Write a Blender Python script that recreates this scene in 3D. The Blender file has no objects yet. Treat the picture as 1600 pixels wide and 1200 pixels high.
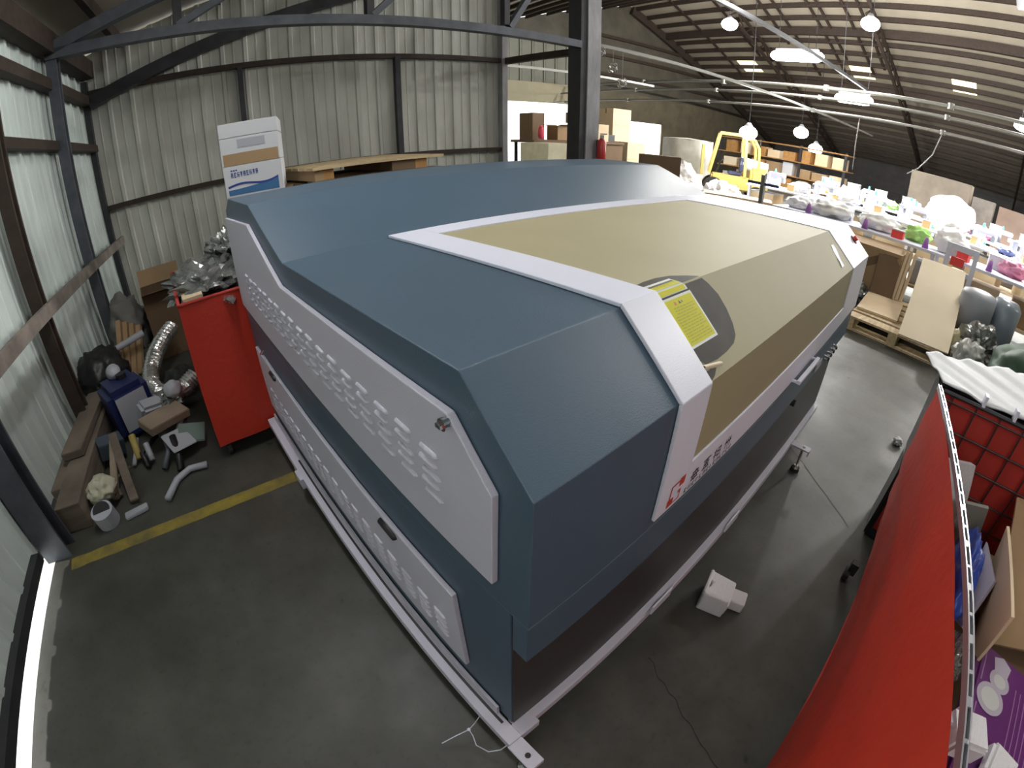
import bpy, bmesh, math, random
from mathutils import Vector, Matrix, noise, Euler
random.seed(7)
PI = math.pi
SC = bpy.context.scene
COL = SC.collection
# ------------------------------------------------------------------ camera (wide fisheye lens)
cam = bpy.data.cameras.new('camera'); camo = bpy.data.objects.new('camera', cam); COL.objects.link(camo); SC.camera = camo
RR = [[0.75223689, -0.65888619, -0.00294094], [-0.33617246, -0.37995478, -0.86175545], [0.56668134, 0.6492329, -0.50731539]]
mt = Matrix.Identity(4)
for i in range(3):
    mt[i][0] = RR[0][i]; mt[i][1] = -RR[1][i]; mt[i][2] = -RR[2][i]
mt.translation = Vector((-0.28, -0.282, 1.442)); camo.matrix_world = mt
cam.type = 'PANO'; cam.sensor_fit = 'HORIZONTAL'; cam.sensor_width = 36; cam.sensor_height = 27
cam.clip_start = 0.01; cam.clip_end = 500
cc = cam if hasattr(cam, 'panorama_type') else cam.cycles
cc.panorama_type = 'FISHEYE_LENS_POLYNOMIAL'; cc.fisheye_fov = PI * 1.2
cc.fisheye_polynomial_k0 = 0.0; cc.fisheye_polynomial_k1 = -0.06151139; cc.fisheye_polynomial_k2 = 0.0
cc.fisheye_polynomial_k3 = 9.1596497e-06; cc.fisheye_polynomial_k4 = 0.0
# ------------------------------------------------------------------ world, sun, exposure
w = bpy.data.worlds.new('world'); SC.world = w; w.use_nodes = True
w.node_tree.nodes['Background'].inputs[0].default_value = (0.93, 0.97, 1.0, 1); w.node_tree.nodes['Background'].inputs[1].default_value = 3.0
SC.view_settings.view_transform = 'Standard'; SC.view_settings.look = 'None'; SC.view_settings.gamma = 1; SC.view_settings.exposure = 0.0
SC.view_settings.use_curve_mapping = False
try:
    SC.cycles.max_bounces = 6; SC.cycles.diffuse_bounces = 4; SC.cycles.sample_clamp_indirect = 4.0; SC.cycles.caustics_reflective = False; SC.cycles.caustics_refractive = False
except Exception: pass
PHI = -0.13629696                      # the building stands turned against the machine
CU, SU = math.cos(PHI), math.sin(PHI)
def B(u, v, z=0.0): return Vector((CU*u - SU*v, SU*u + CU*v, z))
sl = bpy.data.lights.new('sun', 'SUN'); sl.energy = 6; sl.angle = 0.02; sl.color = (1, .96, .9)
so = bpy.data.objects.new('sun', sl); COL.objects.link(so)
so.rotation_euler = (B(1, -.15, 0) - Vector((0, 0, .42))).to_track_quat('-Z', 'Y').to_euler()
LAMP = 1.1
# ------------------------------------------------------------------ materials
MATS = {}
def mat(name, col, rough=.6, metal=0., var=.0, scale=8., bump=.0, bscale=60., emit=0., alpha=1., trans=0., coat=0., stretch=(1, 1, 1), dark=None, spec=.5):
    if name in MATS: return MATS[name]
    m = bpy.data.materials.new(name); m.use_nodes = True; nt = m.node_tree; b = nt.nodes['Principled BSDF']
    b.inputs['Base Color'].default_value = (*col, 1); b.inputs['Roughness'].default_value = rough; b.inputs['Metallic'].default_value = metal
    b.inputs['Specular IOR Level'].default_value = spec
    if trans: b.inputs['Transmission Weight'].default_value = trans
    if coat: b.inputs['Coat Weight'].default_value = coat; b.inputs['Coat Roughness'].default_value = .15
    if alpha < 1: b.inputs['Alpha'].default_value = alpha
    if emit:
        b.inputs['Emission Color'].default_value = (*col, 1); b.inputs['Emission Strength'].default_value = emit
    tc = nt.nodes.new('ShaderNodeTexCoord'); mp = nt.nodes.new('ShaderNodeMapping'); mp.inputs['Scale'].default_value = stretch
    nt.links.new(tc.outputs['Object'], mp.inputs[0])
    if var:
        n = nt.nodes.new('ShaderNodeTexNoise'); n.inputs['Scale'].default_value = scale; n.inputs['Detail'].default_value = 6; n.inputs['Roughness'].default_value = .6
        nt.links.new(mp.outputs[0], n.inputs['Vector'])
        r = nt.nodes.new('ShaderNodeValToRGB'); r.color_ramp.elements[0].position = .3; r.color_ramp.elements[1].position = .7
        d = dark if dark else tuple(c*(1-var) for c in col)
        r.color_ramp.elements[0].color = (*d, 1); r.color_ramp.elements[1].color = (*[min(1, c*(1+var*.4)) for c in col], 1)
        nt.links.new(n.outputs[0], r.inputs[0]); nt.links.new(r.outputs[0], b.inputs['Base Color'])
    if bump:
        n2 = nt.nodes.new('ShaderNodeTexNoise'); n2.inputs['Scale'].default_value = bscale; n2.inputs['Detail'].default_value = 4
        nt.links.new(mp.outputs[0], n2.inputs['Vector'])
        bp = nt.nodes.new('ShaderNodeBump'); bp.inputs['Strength'].default_value = bump; bp.inputs['Distance'].default_value = .01
        nt.links.new(n2.outputs[0], bp.inputs['Height']); nt.links.new(bp.outputs[0], b.inputs['Normal'])
    MATS[name] = m; return m
def concrete():
    m = mat('concrete', (.3, .3, .26), .55, var=.01)
    nt = m.node_tree; b = nt.nodes['Principled BSDF']; nt.nodes.remove([n for n in nt.nodes if n.type == 'VALTORGB'][0])
    tc = [n for n in nt.nodes if n.type == 'TEX_COORD'][0]
    def nz(s, d=6):
        n = nt.nodes.new('ShaderNodeTexNoise'); n.inputs['Scale'].default_value = s; n.inputs['Detail'].default_value = d; n.inputs['Roughness'].default_value = .62
        nt.links.new(tc.outputs['Object'], n.inputs['Vector']); return n
    def ramp(n, p0, c0, p1, c1):
        r = nt.nodes.new('ShaderNodeValToRGB'); e = r.color_ramp.elements; e[0].position = p0; e[1].position = p1
        e[0].color = (*c0, 1); e[1].color = (*c1, 1); nt.links.new(n.outputs[0], r.inputs[0]); return r
    def mul(a, c, f=1.):
        x = nt.nodes.new('ShaderNodeMix'); x.data_type = 'RGBA'; x.blend_type = 'MULTIPLY'; x.inputs[0].default_value = f
        nt.links.new(a.outputs[0] if a.type != 'MIX' else a.outputs[2], x.inputs[6]); nt.links.new(c.outputs[0], x.inputs[7]); return x
    a = ramp(nz(1.1), .35, (.044, .044, .036), .65, (.080, .080, .070))
    c = ramp(nz(4.5), .3, (.72, .72, .68), .6, (1, 1, 1))
    e = ramp(nz(38), .30, (.7, .7, .66), .45, (1, 1, 1))
    f = ramp(nz(9, 2), .24, (.35, .33, .3), .30, (1, 1, 1))
    x = mul(mul(mul(a, c), e, .8), f)
    nt.links.new(x.outputs[2], b.inputs['Base Color'])
    rr = ramp(nz(2.5), .3, (.35, .35, .35), .7, (.6, .6, .6)); nt.links.new(rr.outputs[0], b.inputs['Roughness'])
    return m
M_FLOOR = concrete()
M_SHEET = mat('galvanised_wall_sheet', (.60, .61, .55), .5, .0, var=.22, scale=2.5, stretch=(1, 1, .35))
M_SHEETL = mat('weathered_wall_sheet', (.56, .63, .60), .6, .0, var=.14, scale=4.0, stretch=(1, 1, .3))
M_ROOF = mat('roof_sheet', (.33, .29, .225), .6, .0, var=.12, scale=.6)
M_RUST = mat('brown_primer_steel', (.045, .03, .022), .7, .2, var=.4, scale=12)
M_STEEL = mat('grey_blue_steel', (.10, .11, .13), .5, .3, var=.3, scale=9)
M_STEELD = mat('dark_painted_steel', (.035, .035, .04), .55, .2, var=.3, scale=9)
M_COLUMN = mat('scuffed_grey_steel', (.34, .34, .36), .5, .1, var=.45, scale=6, stretch=(1, 1, .3))
M_PIPE = mat('galvanised_pipe', (.20, .20, .18), .42, .4)
M_BODY = mat('blue_grey_powder_coat', (.062, .103, .148), .42, var=.08, scale=3, bump=.12, bscale=380)
M_BODY2 = mat('dark_grey_powder_coat', (.040, .040, .038), .45, var=.1, scale=3, bump=.1, bscale=380)
M_WHITE = mat('white_powder_coat', (.71, .73, .84), .35, bump=.06, bscale=380)
M_WPANEL = mat('light_grey_powder_coat', (.56, .55, .64), .42, bump=.25, bscale=420)
M_FILM = mat('tan_protective_film', (.345, .31, .185), .62, var=.06, scale=2.0)
M_GLASSD = mat('smoked_window', (.045, .040, .032), .6, var=.3, scale=18, spec=.25)
M_YEL = mat('yellow_label', (.60, .58, .012), .6, spec=.3)
M_LINER = mat('white_label', (.62, .64, .62), .5)
M_INK = mat('black_ink', (.03, .03, .03), .5)
M_INKY = mat('olive_print', (.40, .38, .02), .6)
M_REDI = mat('red_ink', (.5, .045, .03), .5)
M_DKR = mat('dark_maroon_ink', (.03, .010, .014), .6, spec=.2)
M_CHROME = mat('chrome', (.8, .8, .8), .12, 1.)
M_BLACK = mat('black_plastic', (.012, .012, .013), .45)
M_RUBBER = mat('black_rubber', (.02, .02, .02), .7)
M_VINYL = mat('red_vinyl', (.58, .042, .022), .5, var=.12, scale=2.2, bump=.25, bscale=30)
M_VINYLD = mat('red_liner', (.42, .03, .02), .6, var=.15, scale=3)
M_CARD = mat('cardboard', (.36, .24, .13), .8, var=.12, scale=4)
M_CARDP = mat('pale_cardboard', (.68, .54, .36), .75, var=.08, scale=3)
M_CARDD = mat('dark_cardboard', (.16, .10, .055), .8, var=.15, scale=4)
M_CARDL = mat('cream_cardboard', (.80, .70, .52), .7, var=.05, scale=3)
M_WOOD = mat('pallet_wood', (.55, .42, .24), .7, var=.35, scale=4, stretch=(1, 9, 9))
M_WOODO = mat('orange_pallet_block', (.42, .22, .07), .7, var=.3, scale=6)
M_WOODG = mat('weathered_timber', (.16, .13, .10), .8, var=.5, scale=3, stretch=(1, 1, 6))
M_WOODR = mat('grey_weathered_board', (.21, .18, .155), .8, var=.55, scale=5)
M_WPAPER = mat('white_carton', (.58, .59, .62), .6, var=.05, scale=3)
M_BLUE = mat('blue_print', (.02, .05, .25), .5)
M_BLUE2 = mat('mid_blue_print', (.04, .14, .30), .5)
M_FOAM = mat('white_foam_sheet', (.72, .74, .76), .6, bump=.3, bscale=12)
M_STYRO = mat('polystyrene', (.72, .72, .74), .6, bump=.3, bscale=90)
M_CLEAR = mat('clear_plastic_film', (.55, .57, .57), .12, .0, var=.3, scale=14, alpha=.55, bump=.6, bscale=14)
M_CRINK = mat('crinkled_film', (.30, .31, .30), .12, .55, var=.85, scale=9, bump=1., bscale=22, spec=1.)
M_FABW = mat('white_cloth', (.86, .86, .84), .8, bump=.4, bscale=12)
M_GREEN = mat('green_cloth', (.35, .60, .18), .8)
M_GREENT = mat('dark_green_tarp', (.07, .125, .085), .5, var=.3, scale=4, bump=.3, bscale=8)
M_YELP = mat('forklift_yellow', (.60, .46, .13), .5)
M_PURPLE = mat('purple_print', (.14, .03, .17), .4, var=.15, scale=5)
M_PURPL2 = mat('lilac_print', (.36, .20, .40), .4)
M_LILAC = mat('lilac_white', (.50, .46, .55), .5)
M_BLUEP = mat('blue_plastic', (.010, .018, .085), .45)
M_BLUEC = mat('bright_blue_cloth', (.02, .19, .42), .6)
M_ALU = mat('aluminium_foil_duct', (.70, .70, .69), .25, .9, bump=.6, bscale=30)
M_ALUR = mat('perforated_aluminium', (.74, .74, .80), .28, .8)
M_GREYP = mat('grey_plastic', (.36, .38, .42), .45)
M_LINEY = mat('worn_yellow_paint', (.26, .20, .022), .6, var=.55, scale=7, dark=(.10, .085, .04))
M_RED = mat('red_enamel', (.45, .03, .025), .35)
M_LAMP = mat('lamp_glow', (1, .99, .97), emit=25.)
M_LAMPB = mat('distant_lamp_glow', (1, .99, .97), emit=16.)
M_SKYL = mat('skylight_panel', (1, .90, .55), emit=1.7)
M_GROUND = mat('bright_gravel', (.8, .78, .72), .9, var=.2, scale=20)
M_MESHW = mat('dark_wire', (.05, .03, .03), .5, .3)
M_OLIVE = mat('olive_wall_boards', (.12, .10, .065), .8, var=.3, scale=1.5)
M_DWALL = mat('dark_wall_sheet', (.075, .07, .068), .7, var=.3, scale=1.5)
M_CREAM = mat('cream_wall_panel', (.34, .31, .21), .7, var=.1, scale=2)
M_PINK = mat('pink_cloth', (.55, .22, .32), .7)
M_NAVY = mat('navy_cloth', (.04, .05, .12), .7)
# ------------------------------------------------------------------ mesh helpers
class MB:
    def __init__(s): s.bm = bmesh.new()
    def _add(s, verts, faces):
        vs = [s.bm.verts.new(v) for v in verts]
        for f in faces:
            try: s.bm.faces.new([vs[i] for i in f])
            except ValueError: pass
        return vs
    def box(s, x0, x1, y0, y1, z0, z1, M=None, bev=0.):
        P = [Vector(p) for p in ((x0,y0,z0),(x1,y0,z0),(x1,y1,z0),(x0,y1,z0),(x0,y0,z1),(x1,y0,z1),(x1,y1,z1),(x0,y1,z1))]
        if M: P = [M @ p for p in P]
        vs = s._add(P, [(0,3,2,1),(4,5,6,7),(0,1,5,4),(1,2,6,5),(2,3,7,6),(3,0,4,7)])
        if bev:
            es = list({e for v in vs for e in v.link_edges}); bmesh.ops.bevel(s.bm, geom=es, offset=bev, segments=2, affect='EDGES')
        return s
    def prism(s, poly, a, b, axis='x', M=None):
        """polygon in the two other axes, swept from a to b along axis"""
        def pt(p, t):
            if axis == 'x': q = Vector((t, p[0], p[1]))
            elif axis == 'y': q = Vector((p[0], t, p[1]))
            else: q = Vector((p[0], p[1], t))
            return M @ q if M else q
        n = len(poly); s._add([pt(p, a) for p in poly] + [pt(p, b) for p in poly],
            [tuple(range(n)), tuple(range(2*n-1, n-1, -1))] + [(i, (i+1) % n, n+(i+1) % n, n+i) for i in range(n)])
        return s
    def beam(s, p, q, wd, ht, up=(0, 0, 1)):
        p = Vector(p); q = Vector(q); d = (q-p).normalized(); up = Vector(up)
        if abs(d.dot(up)) > .98: up = Vector((1, 0, 0))
        a = d.cross(up).normalized()*wd/2; b = a.cross(d).normalized()*ht/2
        s._add([p-a-b, p+a-b, p+a+b, p-a+b, q-a-b, q+a-b, q+a+b, q-a+b], [(0,3,2,1),(4,5,6,7),(0,1,5,4),(1,2,6,5),(2,3,7,6),(3,0,4,7)])
        return s
    def tube(s, pts, r, n=10, cap=True):
        pts = [Vector(p) for p in pts]; rings = []; ref = None
        rs = r if isinstance(r, (list, tuple)) else [r]*len(pts)
        for i, p in enumerate(pts):
            d = (pts[min(i+1, len(pts)-1)] - pts[max(i-1, 0)]).normalized()
            if ref is None: ref = Vector((0, 0, 1)) if abs(d.z) < .9 else Vector((1, 0, 0))
            a = d.cross(ref).normalized(); b = a.cross(d).normalized(); ref = b
            rings.append([s.bm.verts.new(p + (a*math.cos(2*PI*k/n) + b*math.sin(2*PI*k/n))*rs[i]) for k in range(n)])
        for i in range(len(rings)-1):
            for k in range(n): s.bm.faces.new([rings[i][k], rings[i][(k+1) % n], rings[i+1][(k+1) % n], rings[i+1][k]])
        if cap: s.bm.faces.new(rings[0][::-1]); s.bm.faces.new(rings[-1])
        return s
    def cyl(s, c, r, h, n=20, axis=(0, 0, 1), r2=None):
        c = Vector(c); ax = Vector(axis).normalized(); return s.tube([c, c+ax*h], [r, r if r2 is None else r2], n)
    def ball(s, c, rad, sub=3, amp=.0, freq=3., sc=(1, 1, 1), flat=None, seed=0.):
        r = bmesh.ops.create_icosphere(s.bm, subdivisions=sub, radius=1.)
        c = Vector(c); off = Vector((seed*7.1, seed*3.3, seed*5.7))
        for v in r['verts']:
            d = v.co.normalized(); k = 1 + amp*noise.noise(d*freq + off) + amp*.5*noise.noise(d*freq*2.7 + off)
            v.co = Vector((d.x*sc[0]*rad*k, d.y*sc[1]*rad*k, d.z*sc[2]*rad*k)) + c
            if flat is not None and v.co.z < flat: v.co.z = flat
        return s
    def grid(s, f, nu, nv):
        vs = [[s.bm.verts.new(f(i/nu, j/nv)) for j in range(nv+1)] for i in range(nu+1)]
        for i in range(nu):
            for j in range(nv): s.bm.faces.new([vs[i][j], vs[i+1][j], vs[i+1][j+1], vs[i][j+1]])
        return s
    def build(s, name, m, parent=None, world=False, smooth=False, solid=0., bevel=0.):
        bmesh.ops.recalc_face_normals(s.bm, faces=s.bm.faces[:])
        me = bpy.data.meshes.new(name); s.bm.to_mesh(me); s.bm.free()
        if m: me.materials.append(m)
        if smooth:
            for p in me.polygons: p.use_smooth = True
        o = bpy.data.objects.new(name, me); COL.objects.link(o)
        if parent:
            o.parent = parent
            if world:
                t = parent
                while t.parent: t = t.parent
                o.matrix_basis = t.matrix_basis.inverted() if parent is t else Matrix.Identity(4)
        if solid:
            k = o.modifiers.new('thickness', 'SOLIDIFY'); k.thickness = solid; k.offset = 0
        if bevel:
            k = o.modifiers.new('edge', 'BEVEL'); k.width = bevel; k.segments = 2; k.limit_method = 'ANGLE'; k.angle_limit = math.radians(30)
        return o
def tag(o, label, cat, group=None):
    o['label'] = label; o['category'] = cat
    if group: o['group'] = group
    return o
def thing(name, label, cat, loc=(0, 0, 0), rz=0., group=None):
    o = bpy.data.objects.new(name, None); COL.objects.link(o); o.empty_display_size = .05
    o.location = loc; o.rotation_euler = (0, 0, rz); bpy.context.view_layer.update()
    o.matrix_basis = Matrix.LocRotScale(Vector(loc), Euler((0, 0, rz)), None)
    return tag(o, label, cat, group)
def struct(o): o['kind'] = 'structure'; return o
def copy_tree(o, parent=None):
    c = o.copy(); COL.objects.link(c)
    if parent: c.parent = parent
    for ch in list(o.children): copy_tree(ch, c)
    return c
MBD = Matrix.Rotation(PHI, 4, 'Z')      # building frame
def bbox(mb, u0, u1, v0, v1, z0, z1, bev=0.): return mb.box(u0, u1, v0, v1, z0, z1, M=MBD, bev=bev)
UC = -0.2390
def zfar(u): return 14.44 - .36*(u - UC) + .06     # far slope of the hall roof
def znear(u): return 2.86 + .277*(u + 1.75)         # near slope over the side bay
RIDGE = (14.5 + .36*UC - 2.86 - .277*1.75) / (.36 + .277)

# ================================================================== SETTING
# floor slab
b = MB(); bbox(b, -1.585, 36, -16, 16.6, -.12, 0); struct(b.build('floor', M_FLOOR))
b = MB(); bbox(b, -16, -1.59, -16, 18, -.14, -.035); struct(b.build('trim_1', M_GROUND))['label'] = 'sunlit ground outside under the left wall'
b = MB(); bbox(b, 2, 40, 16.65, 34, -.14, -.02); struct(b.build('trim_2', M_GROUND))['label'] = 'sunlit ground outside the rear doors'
# yellow floor line
b = MB()
def yl(i, j):
    x = -1.26 + 2.2*i; y = 1.672 - .062*(i*2.2) + (j-.5)*(.078 + .012*noise.noise(Vector((i*30, j, 0)))); return Vector((x, y, .0015))
b.grid(yl, 80, 1); struct(b.build('trim_3', M_LINEY))['label'] = 'worn yellow line painted on the floor'
b = MB()
def crack(i, j): 
    a = Vector((.50, -.06, .0012)).lerp(Vector((.33, -.48, .0012)), i); return a + Vector((.014*noise.noise(Vector((i*9, 0, 0))) + (j-.5)*(.004+.003*noise.noise(Vector((i*40, 3, 0)))), 0, 0))
b.grid(crack, 50, 1); b.grid(lambda i, j: crack(i, j) + Vector((1.9-.6*i, .55-.5*i, 0)), 40, 1); o_ = struct(b.build('floor_crack', M_RUBBER)); o_['label'] = 'dark crack in the concrete floor'
# ribbed sheet walls
def sheet(name, m, run, off, z0, z1, axis, rib=.25, top=None, depth=.022, inward=1):
    """vertical ribbed sheeting along u or v"""
    b = MB(); a0, a1 = run; xs = []
    t = a0
    while t < a1:
        for d, h in ((0, 0), (.012, 1), (.048, 1), (.06, 0), (.14, 0), (.145, .28), (.155, .28), (.16, 0)):
            if t+d < a1: xs.append((t+d, h))
        t += rib
    xs.append((a1, 0)); prev = None
    for x, h in xs:
        o = off + inward*depth*h
        zt = top(x if axis == 'u' else off) if top else z1
        p = [B(x, o, z0), B(x, o, zt)] if axis == 'u' else [B(o, x, z0), B(o, x, zt)]
        cur = [b.bm.verts.new(p[0]), b.bm.verts.new(p[1])]
        if prev: b.bm.faces.new([prev[0], cur[0], cur[1], prev[1]])
        prev = cur
    return struct(b.build(name, m))
sheet('wall_back', M_SHEET, (-1.66, 3.335), 5.36, 0, 0, 'u', top=lambda u: znear(u)-.02, inward=-1)
sheet('wall_left', M_SHEETL, (-16, 5.36), -1.66, .06, znear(-1.66)-.02, 'v', depth=.024)
b = MB(); b.prism([(3.30, 5.36), (3.36, 5.36), (3.36, 16.3), (3.30, 16.3)], 0, 4.25, axis='z', M=MBD); struct(b.build('wall_side', M_SHEET))
b = MB(); bbox(b, -1.70, -1.668, 1.58, 5.4, 0, .14); struct(b.build('baseboard_left', M_STEELD))
# rear wall of the hall, with two bay doors
b = MB()
for u0, u1, z0, z1 in ((3.3, 10.3, 0, 3.7), (10.3, 13.7, 2.86, 3.7), (13.7, 17.3, 0, 3.7), (17.3, 20.1, 2.35, 3.7), (20.1, 34.5, 0, 3.7)):
    bbox(b, u0, u1, 16.3, 16.36, z0, z1)
struct(b.build('wall_rear', M_OLIVE))
b = MB(); b.prism([(3.3, 3.7), (34.5, 3.7), (30.0, zfar(30)-.05), (RIDGE, zfar(RIDGE)-.05), (3.3, znear(3.3)-.02)], 16.3, 16.36, axis='y', M=MBD)
struct(b.build('wall_gable', mat('gable_sheet', (.085, .075, .055), .7, var=.35, scale=1.2)))
b = MB(); bbox(b, 9.6, 14.3, 16.24, 16.29, 2.86, 3.72); struct(b.build('trim_4', M_CREAM))['label'] = 'cream panel over the rear bay door'
sheet('wall_rear_panel', mat('pale_green_sheet', (.17, .175, .14), .6, var=.2, scale=1), (8.6, 14.6), 16.22, 3.72, 5.6, 'u', rib=.6, depth=.05, inward=-1)
b = MB()
for z in (4.4, 5.3, 6.2): bbox(b, 14.7, 30 - (z-4)*2.2, 16.12, 16.24, z, z+.14)
b.beam(B(RIDGE, 16.15, zfar(RIDGE)-.3), B(33, 16.15, zfar(33)-.3), .16, .4); struct(b.build('trim_15', M_RUST))['label'] = 'brown girts and rafter of the hall rear wall'
b = MB()
for v, ua, ub in ((5.9, RIDGE, 22.5), (6.5, RIDGE, 23), (7.5, RIDGE, 22), (7.9, RIDGE, 24), (9.3, RIDGE, 23.5), (9.9, RIDGE, 21), (11.9, RIDGE, 22), (13.9, RIDGE, 24)):
    b.beam(B(ua, v, zfar(ua)-.13), B(ub, v, zfar(ub)-.13), .10, .07)
struct(b.build('trim_16', M_RUST))['label'] = 'bridging bars between the hall roof purlins'
# wooden / dark walls on the far side and behind the camera
b = MB(); bbox(b, 33.2, 33.3, -16, 16.4, 0, zfar(33.2)+.1)
for k in range(6): bbox(b, 33.12, 33.2, -16, 16.4, .35+k*.38, .43+k*.38)
struct(b.build('wall_far', M_DWALL))
b = MB(); b.prism([(-1.7, 0), (33.2, 0), (33.2, zfar(33.2)), (RIDGE, zfar(RIDGE)), (-1.7, znear(-1.7))], -16.0, -15.9, axis='y', M=MBD)
struct(b.build('wall_front', M_SHEET))
# roof
b = MB()
def roofpoly(b, u0, z0, u1, z1, v0, v1, t=.05):
    b.prism([(u0, z0), (u1, z1), (u1, z1+t), (u0, z0+t)], v0, v1, axis='y', M=MBD)
roofpoly(b, -1.95, znear(-1.95), RIDGE, znear(RIDGE), -16, 16.5); struct(b.build('ceiling', mat('side_bay_roof_sheet', (.36, .32, .26), .6, var=.2, scale=.8)))
b = MB(); roofpoly(b, RIDGE, zfar(RIDGE), 33.9, zfar(33.9), -16, 16.5); struct(b.build('ceiling_hall', M_ROOF))
# purlins under the roof
b = MB(); u = RIDGE + .25
while u < 33:
    s_ = math.atan(.36); bbox(b, u-.06, u+.06, -15.8, 16.3, zfar(u)-.20, zfar(u)-.01); u += .78
struct(b.build('ceiling_purlins', M_RUST))
b = MB(); u = -1.2
while u < RIDGE:
    bbox(b, u-.03, u+.03, -15.8, 16.3 if u > 3.4 else 5.3, znear(u)-.13, znear(u)-.005); u += 1.05
struct(b.build('ceiling_purlins_bay', M_RUST))
# girts and posts on the sheet walls
def trim(n, mb, m, lab): o = struct(mb.build('trim_%d' % n, m)); o['label'] = lab; return o
b = MB(); bbox(b, -1.62, 3.34, 5.27, 5.335, 2.44, 2.50); trim(5, b, M_RUST, 'upper brown girt on the back wall')
b = MB(); bbox(b, -1.62, 3.34, 5.27, 5.335, 1.225, 1.275); trim(6, b, M_RUST, 'lower brown girt on the back wall')
b = MB(); bbox(b, 1.81, 1.875, 5.25, 5.335, 0, 2.46); trim(7, b, M_STEELD, 'dark post in the middle of the back wall')
b = MB(); bbox(b, .015, .07, 5.25, 5.335, 0, 2.46); trim(8, b, M_STEELD, 'dark post of the back wall behind the white carton')
b = MB(); bbox(b, 3.28, 3.36, 5.24, 5.40, 0, znear(3.3)-.05); trim(9, b, M_COLUMN, 'corner flashing at the right end of the back wall')
b = MB(); bbox(b, -1.64, -1.58, 5.25, 5.33, 0, 2.6); trim(10, b, M_STEELD, 'dark corner post where the walls meet')
b = MB(); bbox(b, -1.64, -1.55, -15.9, 5.3, 2.34, 2.43); bbox(b, -1.64, -1.50, -15.9, 5.3, 2.62, 2.80); trim(11, b, M_RUST, 'brown eave beam along the left wall')
b = MB(); bbox(b, -1.64, -1.56, -15.9, 5.3, 1.86, 1.93); trim(12, b, M_RUST, 'brown girt along the left wall')
b = MB(); bbox(b, -1.645, -1.60, -15.9, 1.50, .062, .115); trim(13, b, M_STEELD, 'dark base girt of the left wall')
b = MB(); b.beam(B(-1.56, 5.22, 2.36), B(3.3, 5.22, 3.78), .1, .13); trim(14, b, M_STEELD, 'sloping gable rafter of the back wall')

# ================================================================== STEEL FRAME
def ibeam_col(name, label, u, v, z1, wf, hf, m, tw=.012):
    t = thing(name, label, 'column', B(u, v), PHI)
    b = MB(); b.box(-wf/2, wf/2, -hf/2, -hf/2+.02, 0, z1); b.box(-wf/2, wf/2, hf/2-.02, hf/2, 0, z1); b.build('flange', m, t)
    b = MB(); b.box(-tw, tw, -hf/2+.02, hf/2-.02, 0, z1); b.build('web', m, t)
    b = MB(); b.box(-wf*.62, wf*.62, -hf*.62, hf*.62, 0, .015); b.build('base_plate', m, t); return t
tcol = ibeam_col('steel_column', 'tall scuffed grey steel column carrying the fire extinguisher', 3.71, 4.08, znear(3.7)-.02, .20, .26, M_COLUMN)
b = MB(); b.box(-.19, -.1, -.11, .11, 0, znear(3.6)-.05); b.build('side_channel', M_STEELD, tcol)
ibeam_col('steel_column', 'slim blue-grey steel column on the left wall near the corner', -1.54, 4.02, 2.62, .09, .10, M_STEEL)
ibeam_col('steel_column', 'slim steel column on the left wall above the timber stack', -1.54, 2.68, 2.62, .085, .09, M_RUST)
# near column foot at the far left edge of the picture
t = thing('steel_column', 'blue-grey steel column at the left wall beside the daylight gap', 'column', B(-1.555, 1.60), PHI)
b = MB(); b.box(-.07, .075, -.055, -.043, 0, 2.7); b.box(-.07, .075, .043, .055, 0, 2.7); b.build('flange', M_STEEL, t)
b = MB(); b.box(-.006, .006, -.043, .043, 0, 2.7); b.build('web', M_STEEL, t)
# portal truss over the side bay
t = thing('roof_truss', 'dark steel truss spanning the side bay from left wall to tall column', 'truss', B(-1.5, 4.0), PHI)
def U4(u, z, v=4.0): return B(u, v, z)
b = MB(); b.beam(U4(-1.58, 2.62), U4(3.52, 2.53), .10, .085); b.build('bottom_chord', M_STEEL, t, world=True)
b = MB(); b.beam(U4(-1.6, 2.64), U4(3.7, znear(3.7)-.12), .10, .10); b.build('top_chord', M_STEEL, t, world=True)
for u, z in ((-.5, 3.02), (1.12, 3.4), (2.53, 3.85)):
    b = MB(); b.beam(U4(u, 2.62), U4(u, znear(u)-.12), .07, .07, up=(0, 1, 0)); b.build('post', M_STEELD, t, world=True)
for a, c in (((-.5, 2.64), (1.0, 3.45)), ((1.15, 2.62), (2.45, 3.85)), ((2.58, 2.6), (3.6, 4.2))):
    b = MB(); b.beam(U4(*a), U4(*c), .06, .07, up=(0, 1, 0)); b.build('diagonal', M_STEEL, t, world=True)
t = thing('steel_brace', 'black steel brace from back wall end to tall column', 'beam', B(3.35, 5.3, 2.42), PHI)
b = MB(); b.beam(B(3.34, 5.3, 2.46), B(3.60, 4.2, 2.47), .07, .085); b.build('channel', M_RUST, t, world=True)
t = thing('roof_strut', 'long grey square strut crossing above the hall lamps', 'beam', B(3.7, 4.4, 3.9), PHI)
b = MB(); b.beam(B(3.7, 4.30, 3.94), B(15.5, 4.30, 3.94), .06, .08); b.build('channel', M_STEELD, t, world=True)
for i, zz in enumerate((2.62,)):
    t = thing('conduit_rail', 'thin galvanised rail running from tall column along the hall', 'pipe', B(3.9, 4.25, zz), PHI)
    b = MB(); b.beam(B(3.9, 4.28, 2.64), B(16, 4.28, 2.70), .045, .045); b.build('rail', M_PIPE, t, world=True)
t = thing('conduit_rail', 'galvanised rail behind the tall column above the carton shelf', 'pipe', B(3.4, 7.9, 2.8), PHI)
b = MB(); b.beam(B(3.4, 7.9, 2.86), B(9.4, 7.9, 2.86), .05, .05); b.build('rail', M_PIPE, t, world=True)
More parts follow.
